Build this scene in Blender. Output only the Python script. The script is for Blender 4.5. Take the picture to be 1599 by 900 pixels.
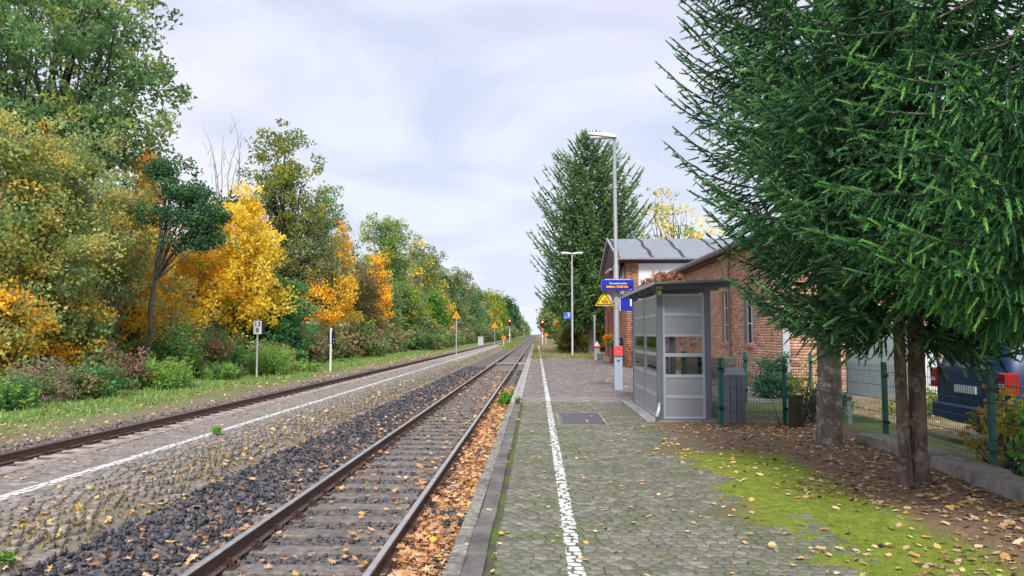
import bpy, bmesh, math, random
import numpy as np
from mathutils import Vector, Matrix
random.seed(7); RNG = np.random.default_rng(11)
R = math.radians
for o in list(bpy.data.objects): bpy.data.objects.remove(o)
SC = bpy.context.scene
COL = SC.collection

# ------------------------------------------------------------------ camera
cd = bpy.data.cameras.new('camera'); cam = bpy.data.objects.new('camera', cd); COL.objects.link(cam)
cd.lens = 26.0; cd.sensor_width = 36; cd.clip_start = 0.05; cd.clip_end = 6000
cam.location = (0, 0, 1.6); cam.rotation_euler = (R(90 + 3.57), 0, R(1.91))
SC.camera = cam
SC.render.resolution_x = 1024; SC.render.resolution_y = 576
SC.view_settings.view_transform = 'Standard'; SC.view_settings.look = 'None'
SC.view_settings.exposure = 1.3; SC.view_settings.gamma = 1.0
SC.render.engine = 'CYCLES'

# ------------------------------------------------------------------ world and sun
SUN_EL, SUN_AZ = R(46), R(179)      # azimuth clockwise from +Y: behind the camera
w = bpy.data.worlds.new("World"); SC.world = w; w.use_nodes = True
nt = w.node_tree; nt.nodes.clear(); N = nt.nodes; L = nt.links
def wn(t, **k):
    n = N.new(t)
    for a, b in k.items(): setattr(n, a, b)
    return n
out = wn('ShaderNodeOutputWorld'); bg = wn('ShaderNodeBackground'); bg.inputs['Strength'].default_value = 0.1
sky = wn('ShaderNodeTexSky'); sky.sky_type = 'NISHITA'; sky.sun_disc = False
sky.sun_elevation = SUN_EL; sky.sun_rotation = SUN_AZ
tc = wn('ShaderNodeTexCoord'); sx = wn('ShaderNodeSeparateXYZ'); L.new(tc.outputs['Generated'], sx.inputs[0])
def wm(op, a, b, clamp=False):
    n = wn('ShaderNodeMath', operation=op); n.use_clamp = clamp
    for i, v in enumerate((a, b)):
        if isinstance(v, (int, float)): n.inputs[i].default_value = v
        elif v is not None: L.new(v, n.inputs[i])
    return n.outputs[0]
zz = wm('ADD', wm('MAXIMUM', sx.outputs[2], 0.0), 0.22)
cx = wn('ShaderNodeCombineXYZ'); L.new(wm('DIVIDE', sx.outputs[0], zz), cx.inputs[0]); L.new(wm('DIVIDE', sx.outputs[1], zz), cx.inputs[1])
n1 = wn('ShaderNodeTexNoise'); n1.inputs['Scale'].default_value = 1.6; n1.inputs['Detail'].default_value = 5; n1.inputs['Roughness'].default_value = 0.5; n1.inputs['Distortion'].default_value = 0.6
L.new(cx.outputs[0], n1.inputs['Vector'])
n2 = wn('ShaderNodeTexNoise'); n2.inputs['Scale'].default_value = 0.7; n2.inputs['Detail'].default_value = 3
mp = wn('ShaderNodeMapping'); mp.inputs['Location'].default_value = (4.3, 2.1, 5); L.new(cx.outputs[0], mp.inputs[0]); L.new(mp.outputs[0], n2.inputs['Vector'])
r1 = wn('ShaderNodeValToRGB'); L.new(n1.outputs['Fac'], r1.inputs[0])
r1.color_ramp.elements[0].position = 0.42; r1.color_ramp.elements[0].color = (0.70, 0.735, 0.90, 1)
r1.color_ramp.elements[1].position = 0.58; r1.color_ramp.elements[1].color = (1.0, 1.0, 1.06, 1)
r2 = wn('ShaderNodeValToRGB'); L.new(n2.outputs['Fac'], r2.inputs[0])
r2.color_ramp.elements[0].position = 0.45; r2.color_ramp.elements[0].color = (0.56, 0.66, 0.88, 1)
r2.color_ramp.elements[1].position = 0.7; r2.color_ramp.elements[1].color = (0.80, 0.74, 0.93, 1)
mx = wn('ShaderNodeMixRGB'); mx.inputs[0].default_value = 0.45; L.new(r1.outputs[0], mx.inputs[1]); L.new(r2.outputs[0], mx.inputs[2])
# clouds thin and brighten towards the horizon, as overcast does
hz = wn('ShaderNodeMapRange'); L.new(sx.outputs[2], hz.inputs['Value']); hz.inputs['From Min'].default_value = 0.0; hz.inputs['From Max'].default_value = 0.3
hz.inputs['To Min'].default_value = 0.55; hz.inputs['To Max'].default_value = 0.0
mh = wn('ShaderNodeMixRGB'); L.new(hz.outputs[0], mh.inputs[0]); L.new(mx.outputs[0], mh.inputs[1]); mh.inputs[2].default_value = (0.86, 0.90, 0.97, 1)
sc = wn('ShaderNodeVectorMath', operation='SCALE'); L.new(mh.outputs[0], sc.inputs[0]); sc.inputs['Scale'].default_value = 4.3
mf = wn('ShaderNodeMixRGB'); mf.inputs[0].default_value = 0.97; L.new(sky.outputs[0], mf.inputs[1]); L.new(sc.outputs[0], mf.inputs[2])
L.new(mf.outputs[0], bg.inputs['Color']); L.new(bg.outputs[0], out.inputs[0])
sd = bpy.data.lights.new('sun', 'SUN'); sd.energy = 1.5; sd.angle = R(14); sd.color = (1.0, 0.96, 0.9)
so = bpy.data.objects.new('sun', sd); COL.objects.link(so)
sdir = Vector((math.sin(SUN_AZ) * math.cos(SUN_EL), math.cos(SUN_AZ) * math.cos(SUN_EL), math.sin(SUN_EL)))
so.rotation_euler = sdir.to_track_quat('Z', 'Y').to_euler(); so.location = (0, -10, 30)

# ------------------------------------------------------------------ materials
MATS = {}
def mk(name):
    m = bpy.data.materials.new(name); m.use_nodes = True
    nt = m.node_tree; b = nt.nodes['Principled BSDF']; MATS[name] = m
    return m, nt, b
def nd(nt, t, **k):
    n = nt.nodes.new(t)
    for a, b in k.items(): setattr(n, a, b)
    return n
def pos(nt, scale=(1, 1, 1)):
    g = nd(nt, 'ShaderNodeNewGeometry'); m = nd(nt, 'ShaderNodeMapping'); m.inputs['Scale'].default_value = scale
    nt.links.new(g.outputs['Position'], m.inputs[0]); return m.outputs[0]
def noise(nt, sc, det=4, vec=None, rough=0.6):
    n = nd(nt, 'ShaderNodeTexNoise'); n.inputs['Scale'].default_value = sc; n.inputs['Detail'].default_value = det; n.inputs['Roughness'].default_value = rough
    nt.links.new(vec if vec is not None else pos(nt), n.inputs['Vector']); return n.outputs['Fac']
def ramp(nt, f, stops):
    r = nd(nt, 'ShaderNodeValToRGB'); nt.links.new(f, r.inputs[0]); e = r.color_ramp.elements
    while len(e) < len(stops): e.new(0.5)
    for i, (p, c) in enumerate(stops):
        e[i].position = p; e[i].color = (*c, 1) if len(c) == 3 else c
    return r.outputs[0]
def mixc(nt, f, a, b, mode='MIX'):
    m = nd(nt, 'ShaderNodeMixRGB', blend_type=mode)
    for i, v in enumerate((f, a, b)):
        if isinstance(v, (int, float)): m.inputs[i].default_value = v
        elif isinstance(v, tuple): m.inputs[i].default_value = (*v, 1)
        else: nt.links.new(v, m.inputs[i])
    return m.outputs[0]
def math_(nt, op, a, b=None, clamp=False):
    n = nd(nt, 'ShaderNodeMath', operation=op); n.use_clamp = clamp
    for i, v in enumerate((a, b)):
        if isinstance(v, (int, float)): n.inputs[i].default_value = v
        elif v is not None: nt.links.new(v, n.inputs[i])
    return n.outputs[0]
def bump(nt, b, h, s=0.3, d=0.01):
    n = nd(nt, 'ShaderNodeBump'); n.inputs['Strength'].default_value = s; n.inputs['Distance'].default_value = d
    nt.links.new(h, n.inputs['Height']); nt.links.new(n.outputs[0], b.inputs['Normal'])
def simple(name, c, rough=0.6, metal=0.0, var=0.25, sc=12, bs=0.15, dirt=None, spec=None):
    m, nt, b = mk(name)
    f = noise(nt, sc, 5)
    c1 = tuple(x * (1 - var) for x in c); c2 = tuple(min(1, x * (1 + var)) for x in c)
    col = ramp(nt, f, [(0.3, c1), (0.7, c2)])
    if dirt:
        f2 = noise(nt, 2.3, 6, rough=0.7); f3 = ramp(nt, f2, [(0.5, (0, 0, 0)), (0.72, (1, 1, 1))]); col = mixc(nt, f3, col, dirt)
    nt.links.new(col, b.inputs['Base Color'])
    b.inputs['Roughness'].default_value = rough; b.inputs['Metallic'].default_value = metal
    if spec is not None: b.inputs['Specular IOR Level'].default_value = spec
    if bs: bump(nt, b, noise(nt, sc * 4, 4), bs, 0.005)
    return m
def leafmat(name, trans=0.35, rough=0.6, gain=1.0):
    m, nt, b = mk(name)
    a = nd(nt, 'ShaderNodeAttribute'); a.attribute_name = 'tint'
    col = mixc(nt, 1.0, a.outputs['Color'], (gain, gain, gain), 'MULTIPLY')
    nt.links.new(col, b.inputs['Base Color']); b.inputs['Roughness'].default_value = rough; b.inputs['Specular IOR Level'].default_value = 0.06
    if trans > 0:
        t = nd(nt, 'ShaderNodeBsdfTranslucent'); nt.links.new(col, t.inputs['Color'])
        ms = nd(nt, 'ShaderNodeMixShader'); ms.inputs[0].default_value = trans
        nt.links.new(b.outputs[0], ms.inputs[1]); nt.links.new(t.outputs[0], ms.inputs[2])
        nt.links.new(ms.outputs[0], nt.nodes['Material Output'].inputs['Surface'])
    return m
def tintmat(name, rough=0.8, sc=30, var=0.3, bs=0.4, extra=None, bd=0.004):
    """colour of each piece from its own 'tint', roughened by noise"""
    m, nt, b = mk(name)
    a = nd(nt, 'ShaderNodeAttribute'); a.attribute_name = 'tint'
    f = noise(nt, sc, 5); g = ramp(nt, f, [(0.25, (1 - var,) * 3), (0.75, (1 + var * 0.6 if var < 0.6 else 1,) * 3)])
    col = mixc(nt, 1.0, a.outputs['Color'], g, 'MULTIPLY')
    if extra: col = extra(nt, col)
    nt.links.new(col, b.inputs['Base Color']); b.inputs['Roughness'].default_value = rough; b.inputs['Specular IOR Level'].default_value = 0.3
    bump(nt, b, noise(nt, sc * 2.5, 5), bs, bd)
    return m
LEAF = leafmat('leaf', 0.42, gain=1.25)
NEEDLE = leafmat('needle', 0.15, 0.55, gain=1.45)
FALLEN = leafmat('fallen_leaf', 0.15, 0.7)
GRASS = leafmat('grass_blade', 0.25)
def bark(name, c, c2, lich=None):
    m, nt, b = mk(name)
    f = noise(nt, 9, 6, pos(nt, (1, 1, 0.35)), 0.7)
    col = ramp(nt, f, [(0.3, c), (0.68, c2)])
    if lich:
        f2 = noise(nt, 7, 6, rough=0.75); col = mixc(nt, ramp(nt, f2, [(0.52, (0, 0, 0)), (0.62, (1, 1, 1))]), col, lich)
    nt.links.new(col, b.inputs['Base Color']); b.inputs['Roughness'].default_value = 0.9
    bump(nt, b, noise(nt, 22, 6, pos(nt, (1, 1, 0.4)), 0.7), 0.9, 0.02)
    return m
BARK = bark('bark_grey', (0.05, 0.042, 0.034), (0.19, 0.165, 0.14))
BARKD = bark('bark_dark', (0.018, 0.015, 0.012), (0.06, 0.05, 0.042))
BARKS = bark('bark_spruce', (0.045, 0.03, 0.024), (0.24, 0.17, 0.13), (0.30, 0.26, 0.22))
BARKP = bark('bark_pale', (0.13, 0.11, 0.09), (0.36, 0.32, 0.27))
BARKL = bark('bark_lichen', (0.07, 0.055, 0.04), (0.30, 0.25, 0.19), (0.50, 0.50, 0.44))

# white line on the setts: a painted band of the place, along world x
def band(cx, hw, y1):
    def f(nt, col):
        g = nd(nt, 'ShaderNodeNewGeometry'); s = nd(nt, 'ShaderNodeSeparateXYZ'); nt.links.new(g.outputs['Position'], s.inputs[0])
        nf = math_(nt, 'MULTIPLY', math_(nt, 'SUBTRACT', noise(nt, 14, 5), 0.5), 0.06)
        d = math_(nt, 'ABSOLUTE', math_(nt, 'ADD', math_(nt, 'SUBTRACT', s.outputs[0], cx), nf))
        k = math_(nt, 'LESS_THAN', d, hw)
        wear = ramp(nt, noise(nt, 18, 5, rough=0.75), [(0.30, (0.1, 0.1, 0.1)), (0.42, (1, 1, 1))])
        k = math_(nt, 'MULTIPLY', k, wear)
        k = math_(nt, 'MULTIPLY', k, math_(nt, 'GREATER_THAN', s.outputs[2], -0.20))
        k = math_(nt, 'MULTIPLY', k, math_(nt, 'LESS_THAN', s.outputs[1], y1))
        gn = nd(nt, 'ShaderNodeNewGeometry'); sn = nd(nt, 'ShaderNodeSeparateXYZ'); nt.links.new(gn.outputs['True Normal'], sn.inputs[0])
        k = math_(nt, 'MULTIPLY', k, math_(nt, 'GREATER_THAN', sn.outputs[2], 0.93))
        return mixc(nt, k, col, (0.80, 0.81, 0.80))
    return f
def mossy(cols, amt, nxt=None):
    def f(nt, col):
        k = ramp(nt, noise(nt, 1.3, 6, rough=0.75), [(amt, (0, 0, 0)), (amt + 0.16, (0.75,) * 3)])
        col = mixc(nt, k, col, cols)
        return nxt(nt, col) if nxt else col
    return f
SETT = tintmat('sett_stone', 0.75, 40, 0.35, 0.5, mossy((0.12, 0.155, 0.055), 0.48, band(0.265, 0.055, 60)))
SETT2 = tintmat('island_sett_stone', 0.8, 30, 0.35, 0.5, mossy((0.16, 0.155, 0.09), 0.55, band(-5.42, 0.065, 110)))
PAVER = tintmat('paver_concrete', 0.8, 30, 0.25, 0.3, band(0.27, 0.055, 60))
ROCK = tintmat('ballast_rock', 0.7, 45, 0.45, 0.5)
BRICK = tintmat('brick_clay', 0.85, 28, 0.35, 0.45)
CONC = simple('concrete_slab', (0.42, 0.39, 0.36), 0.85, var=0.3, sc=7, bs=0.3, dirt=(0.15, 0.15, 0.14))
CONCD = simple('concrete_dark', (0.17, 0.155, 0.14), 0.85, var=0.4, sc=2, bs=0.3, dirt=(0.06, 0.064, 0.07))
CONCL = simple('concrete_lichen', (0.27, 0.26, 0.22), 0.9, var=0.6, sc=18, bs=0.5, dirt=(0.09, 0.09, 0.085))
CONCB = simple('concrete_block', (0.31, 0.28, 0.24), 0.9, var=0.35, sc=6, bs=0.4, dirt=(0.10, 0.12, 0.05))
RUST = simple('rail_rust', (0.13, 0.085, 0.065), 0.75, var=0.35, sc=20, bs=0.3)
STEEL = simple('rail_steel', (0.56, 0.53, 0.51), 0.3, metal=0.7, var=0.2, sc=5, bs=0.08)
RUSTTOP = simple('rail_dull_top', (0.16, 0.115, 0.09), 0.5, metal=0.3, var=0.2, sc=8, bs=0.1)
SLEEP = simple('sleeper_wood', (0.20, 0.175, 0.155), 0.9, var=0.45, sc=14, bs=0.6, dirt=(0.12, 0.10, 0.085))
SLEEPC = simple('sleeper_grey', (0.42, 0.36, 0.325), 0.9, var=0.3, sc=10, bs=0.4, dirt=(0.3, 0.22, 0.18))
CLIP = simple('fastening_rust', (0.075, 0.038, 0.028), 0.8, var=0.4, sc=30, bs=0.4)
GALV = simple('galvanised_steel', (0.38, 0.40, 0.42), 0.55, metal=0.35, var=0.25, sc=30, bs=0.1)
PALEPOST = simple('pale_post_paint', (0.50, 0.52, 0.54), 0.5, var=0.12, sc=9, bs=0.05)
LAMPW = simple('lamp_housing', (0.62, 0.61, 0.58), 0.5, var=0.1, sc=6, bs=0.03)
LAMPG = simple('lamp_glass', (0.75, 0.77, 0.78), 0.25, var=0.05, sc=6, bs=0)
SFRAME = simple('shelter_frame_light', (0.50, 0.53, 0.58), 0.4, metal=0.1, var=0.06, sc=4, bs=0.02)
SPOST = simple('shelter_post_dark', (0.17, 0.19, 0.22), 0.4, metal=0.1, var=0.08, sc=4, bs=0.02)
SPANEL = simple('shelter_panel', (0.34, 0.355, 0.375), 0.4, metal=0.0, var=0.06, sc=3, bs=0.02, dirt=(0.30, 0.31, 0.32))
SROOF = simple('shelter_roof_sheet', (0.26, 0.26, 0.265), 0.6, metal=0.1, var=0.2, sc=6, bs=0.1)
ALU = simple('bare_aluminium', (0.62, 0.64, 0.66), 0.35, metal=0.7, var=0.08, sc=9, bs=0.02)
BLUE = simple('sign_blue', (0.012, 0.03, 0.42), 0.35, var=0.06, sc=5, bs=0)
BLUE2 = simple('sign_blue_light', (0.08, 0.14, 0.55), 0.35, var=0.06, sc=5, bs=0)
WHITE = simple('white_paint', (0.80, 0.80, 0.80), 0.5, var=0.04, sc=5, bs=0)
BLACK = simple('black_paint', (0.012, 0.012, 0.014), 0.4, var=0.2, sc=5, bs=0)
NAVY = simple('navy_back', (0.018, 0.022, 0.06), 0.5, var=0.2, sc=5, bs=0)
YEL = simple('warning_yellow', (0.85, 0.62, 0.01), 0.4, var=0.04, sc=5, bs=0)
ORG = simple('board_orange', (0.90, 0.30, 0.012), 0.45, var=0.06, sc=5, bs=0)
REDP = simple('red_box_paint', (0.80, 0.08, 0.09), 0.4, var=0.06, sc=5, bs=0)
LEMON = simple('sticker_yellow', (0.62, 0.78, 0.02), 0.4, var=0.03, sc=5, bs=0)
FGREEN = simple('fence_green', (0.012, 0.13, 0.11), 0.4, var=0.15, sc=6, bs=0.03)
WIRE = simple('fence_wire', (0.018, 0.10, 0.088), 0.45, var=0.1, sc=6, bs=0)
ROOFM = simple('roof_sheet_metal', (0.27, 0.295, 0.32), 0.5, metal=0.15, var=0.12, sc=2.2, bs=0.08, dirt=(0.20, 0.22, 0.24))
TAR = simple('roof_seam_tar', (0.045, 0.05, 0.058), 0.8, var=0.3, sc=9, bs=0.2)
TIMBER = simple('maroon_timber', (0.10, 0.022, 0.02), 0.6, var=0.2, sc=8, bs=0.1)
PINK = simple('salmon_render', (0.48, 0.20, 0.155), 0.8, var=0.1, sc=5, bs=0.1)
MORTAR = simple('mortar', (0.42, 0.32, 0.26), 0.95, var=0.25, sc=18, bs=0.3)
WINF = simple('window_frame_white', (0.74, 0.76, 0.80), 0.45, var=0.05, sc=8, bs=0)
CURT = simple('curtain_pale', (0.42, 0.45, 0.50), 0.9, var=0.15, sc=9, bs=0.1)
GUTTER = simple('gutter_zinc', (0.20, 0.21, 0.225), 0.5, metal=0.3, var=0.2, sc=6, bs=0.05)
BINM = simple('bin_grey', (0.20, 0.22, 0.26), 0.45, metal=0.1, var=0.08, sc=6, bs=0.02)
WOODD = simple('old_timber_dark', (0.045, 0.036, 0.026), 0.9, var=0.4, sc=9, bs=0.5, dirt=(0.06, 0.075, 0.02))
CARB = simple('car_paint_navy', (0.008, 0.035, 0.125), 0.38, metal=0.1, var=0.04, sc=3, bs=0)
CARP = simple('car_plastic', (0.015, 0.016, 0.018), 0.6, var=0.2, sc=9, bs=0)
REDL = simple('tail_lamp_red', (0.38, 0.008, 0.01), 0.2, var=0.05, sc=3, bs=0)
DGLASS = simple('car_glass', (0.03, 0.04, 0.05), 0.06, var=0.1, sc=3, bs=0)
DEADW = simple('dead_wood', (0.34, 0.31, 0.28), 0.9, var=0.3, sc=9, bs=0.3)
COVER = simple('cover_plate', (0.12, 0.115, 0.125), 0.7, metal=0.2, var=0.3, sc=14, bs=0.4)
LED = simple('led_screen', (0.03, 0.01, 0.004), 0.3, var=0.05, sc=5, bs=0)
def emis(name, c, s):
    m, nt, b = mk(name); b.inputs['Base Color'].default_value = (*c, 1); b.inputs['Emission Color'].default_value = (*c, 1); b.inputs['Emission Strength'].default_value = s
    return m
LEDO = emis('led_orange', (1.0, 0.22, 0.02), 1.0)
REDON = emis('signal_red_lamp', (1.0, 0.12, 0.05), 6.0)
m, nt, b = mk('window_glass'); GLASS = m
b.inputs['Base Color'].default_value = (0.95, 1, 0.98, 1); b.inputs['Roughness'].default_value = 0.02
tr = nd(nt, 'ShaderNodeBsdfTransparent'); gl = nd(nt, 'ShaderNodeBsdfGlossy'); gl.inputs['Roughness'].default_value = 0.03
tr.inputs[0].default_value = (0.86, 0.89, 0.88, 1)
fr = nd(nt, 'ShaderNodeFresnel'); fr.inputs[0].default_value = 1.45; ms = nd(nt, 'ShaderNodeMixShader')
nt.links.new(fr.outputs[0], ms.inputs[0]); nt.links.new(tr.outputs[0], ms.inputs[1]); nt.links.new(gl.outputs[0], ms.inputs[2])
nt.links.new(ms.outputs[0], nt.nodes['Material Output'].inputs['Surface'])

# ground materials
def nd_x(nt, c):
    n = nd(nt, 'ShaderNodeSeparateXYZ'); nt.links.new(c, n.inputs[0]); return n.outputs[0]
def sepx(nt):
    g = nd(nt, 'ShaderNodeNewGeometry'); s = nd(nt, 'ShaderNodeSeparateXYZ'); nt.links.new(g.outputs['Position'], s.inputs[0]); return s
m, nt, b = mk('verge_soil_and_grass'); VERGE = m
s = sepx(nt); f = noise(nt, 0.7, 6, rough=0.7)
gr = ramp(nt, noise(nt, 3, 6, rough=0.7), [(0.3, (0.09, 0.15, 0.04)), (0.5, (0.17, 0.25, 0.07)), (0.72, (0.32, 0.31, 0.14))])
br = ramp(nt, noise(nt, 14, 6, rough=0.75), [(0.3, (0.14, 0.10, 0.075)), (0.7, (0.38, 0.30, 0.24))])
k = math_(nt, 'ADD', math_(nt, 'MULTIPLY', math_(nt, 'ADD', s.outputs[0], 12.2), 0.45), math_(nt, 'MULTIPLY', math_(nt, 'SUBTRACT', f, 0.5), 3.2), True)
# brown next to the tracks, green beyond; grassy again between the tracks far off
far = math_(nt, 'MULTIPLY', math_(nt, 'SUBTRACT', s.outputs[1], 70), 0.05, True)
mid = math_(nt, 'LESS_THAN', math_(nt, 'ABSOLUTE', math_(nt, 'ADD', s.outputs[0], 5.2)), 1.7)
k = math_(nt, 'SUBTRACT', k, math_(nt, 'MULTIPLY', mid, far), True)
nt.links.new(mixc(nt, k, gr, br), b.inputs['Base Color']); b.inputs['Roughness'].default_value = 1.0; b.inputs['Specular IOR Level'].default_value = 0.1
bump(nt, b, noise(nt, 16, 6, rough=0.7), 0.8, 0.05)
m, nt, b = mk('ballast_bed'); BED = m
c = ramp(nt, noise(nt, 18, 6, rough=0.8), [(0.3, (0.06, 0.052, 0.05)), (0.52, (0.15, 0.13, 0.12)), (0.7, (0.28, 0.23, 0.20))])
vo = nd(nt, 'ShaderNodeTexVoronoi'); vo.inputs['Scale'].default_value = 16; nt.links.new(pos(nt), vo.inputs['Vector'])
c = mixc(nt, 0.45, c, ramp(nt, nd_x(nt, vo.outputs['Color']), [(0.1, (0.05, 0.05, 0.058)), (0.9, (0.25, 0.22, 0.205))]))
nt.links.new(c, b.inputs['Base Color']); b.inputs['Roughness'].default_value = 0.9; bump(nt, b, vo.outputs['Distance'], 0.9, 0.04)
m, nt, b = mk('joint_soil'); JOINT = m
k = ramp(nt, noise(nt, 2.2, 6, rough=0.75), [(0.40, (0, 0, 0)), (0.56, (1, 1, 1))])
a_ = ramp(nt, noise(nt, 60, 5), [(0.3, (0.05, 0.042, 0.032)), (0.7, (0.13, 0.11, 0.085))])
g_ = ramp(nt, noise(nt, 50, 5), [(0.3, (0.05, 0.09, 0.012)), (0.7, (0.15, 0.22, 0.035))])
nt.links.new(mixc(nt, k, a_, g_), b.inputs['Base Color']); b.inputs['Roughness'].default_value = 1; bump(nt, b, noise(nt, 60, 5), 0.6, 0.01)
m, nt, b = mk('yard_earth'); YARD = m
s = sepx(nt)
lf = ramp(nt, noise(nt, 12, 6, rough=0.8), [(0.3, (0.12, 0.11, 0.06)), (0.5, (0.30, 0.25, 0.18)), (0.7, (0.42, 0.34, 0.24))])
gy = ramp(nt, noise(nt, 0.8, 5, rough=0.65), [(0.42, (0, 0, 0)), (0.6, (1, 1, 1))])
gg = ramp(nt, noise(nt, 9, 6, rough=0.7), [(0.3, (0.13, 0.13, 0.04)), (0.7, (0.30, 0.24, 0.10))])
nt.links.new(mixc(nt, gy, lf, gg), b.inputs['Base Color']); b.inputs['Roughness'].default_value = 1; b.inputs['Specular IOR Level'].default_value = 0.1; bump(nt, b, noise(nt, 30, 6), 0.7, 0.02)
m, nt, b = mk('moss_and_needle_litter'); MOSS = m
s = sepx(nt)
mossc = ramp(nt, noise(nt, 11, 8, rough=0.8), [(0.34, (0.15, 0.13, 0.05)), (0.47, (0.22, 0.27, 0.035)), (0.68, (0.36, 0.42, 0.08))])
dirt = ramp(nt, noise(nt, 30, 6, rough=0.8), [(0.3, (0.13, 0.085, 0.055)), (0.55, (0.30, 0.20, 0.135)), (0.75, (0.46, 0.33, 0.23))])
olive = ramp(nt, noise(nt, 30, 6, rough=0.8), [(0.3, (0.10, 0.10, 0.05)), (0.7, (0.27, 0.25, 0.15))])
# moss runs as a strip beside the setts; its edge wanders
cen = math_(nt, 'ADD', math_(nt, 'MULTIPLY', s.outputs[1], 0.0), 2.55)
d = math_(nt, 'ABSOLUTE', math_(nt, 'SUBTRACT', s.outputs[0], cen))
nn = math_(nt, 'MULTIPLY', math_(nt, 'SUBTRACT', noise(nt, 1.8, 7, rough=0.75), 0.5), 1.1)
k = math_(nt, 'MULTIPLY', math_(nt, 'SUBTRACT', 0.80, math_(nt, 'ADD', d, nn)), 3.5, True)
k2 = math_(nt, 'MULTIPLY', math_(nt, 'SUBTRACT', 10.6, s.outputs[1]), 1.4, True)
k = math_(nt, 'MULTIPLY', k, k2)
o2 = math_(nt, 'MULTIPLY', math_(nt, 'SUBTRACT', math_(nt, 'ADD', 2.3, nn), s.outputs[0]), 1.6, True)
nt.links.new(mixc(nt, k, mixc(nt, o2, dirt, olive), mossc), b.inputs['Base Color']); b.inputs['Roughness'].default_value = 1; b.inputs['Specular IOR Level'].default_value = 0.1
bump(nt, b, noise(nt, 45, 6, rough=0.8), 0.9, 0.015)

# ------------------------------------------------------------------ mesh helpers
def link(name, me, mat, parent=None, loc=None):
    o = bpy.data.objects.new(name, me); COL.objects.link(o)
    if mat is not None and not me.materials:
        for x in (mat if isinstance(mat, (list, tuple)) else [mat]): me.materials.append(x)
    if parent is not None: o.parent = parent
    if loc is not None: o.location = loc
    return o
def npmesh(name, V, F, tint=None, smooth=False, mi=None):
    V = np.asarray(V, dtype=np.float32); F = np.asarray(F, dtype=np.int32); k = F.shape[1]
    me = bpy.data.meshes.new(name); me.vertices.add(len(V)); me.vertices.foreach_set('co', V.ravel())
    me.loops.add(F.size); me.loops.foreach_set('vertex_index', F.ravel())
    me.polygons.add(len(F)); me.polygons.foreach_set('loop_start', np.arange(0, F.size, k, dtype=np.int32))
    try: me.polygons.foreach_set('loop_total', np.full(len(F), k, dtype=np.int32))
    except Exception: pass
    if mi is not None: me.polygons.foreach_set('material_index', np.asarray(mi, dtype=np.int32))
    if smooth: me.polygons.foreach_set('use_smooth', np.ones(len(F), dtype=bool))
    me.update(calc_edges=True)
    if tint is not None:
        a = me.color_attributes.new('tint', 'FLOAT_COLOR', 'POINT'); t = np.ones((len(V), 4), dtype=np.float32); t[:, :3] = tint
        a.data.foreach_set('color', t.ravel())
    return me
def meta(o, label=None, cat=None, group=None, kind=None):
    if label: o['label'] = label
    if cat: o['category'] = cat
    if group: o['group'] = group
    if kind: o['kind'] = kind
    return o
def empty(name, loc, label, cat, group=None, rz=0.0):
    o = bpy.data.objects.new(name, None); COL.objects.link(o); o.location = loc; o.rotation_euler = (0, 0, rz); o.empty_display_size = 0.2
    return meta(o, label, cat, group)
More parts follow.
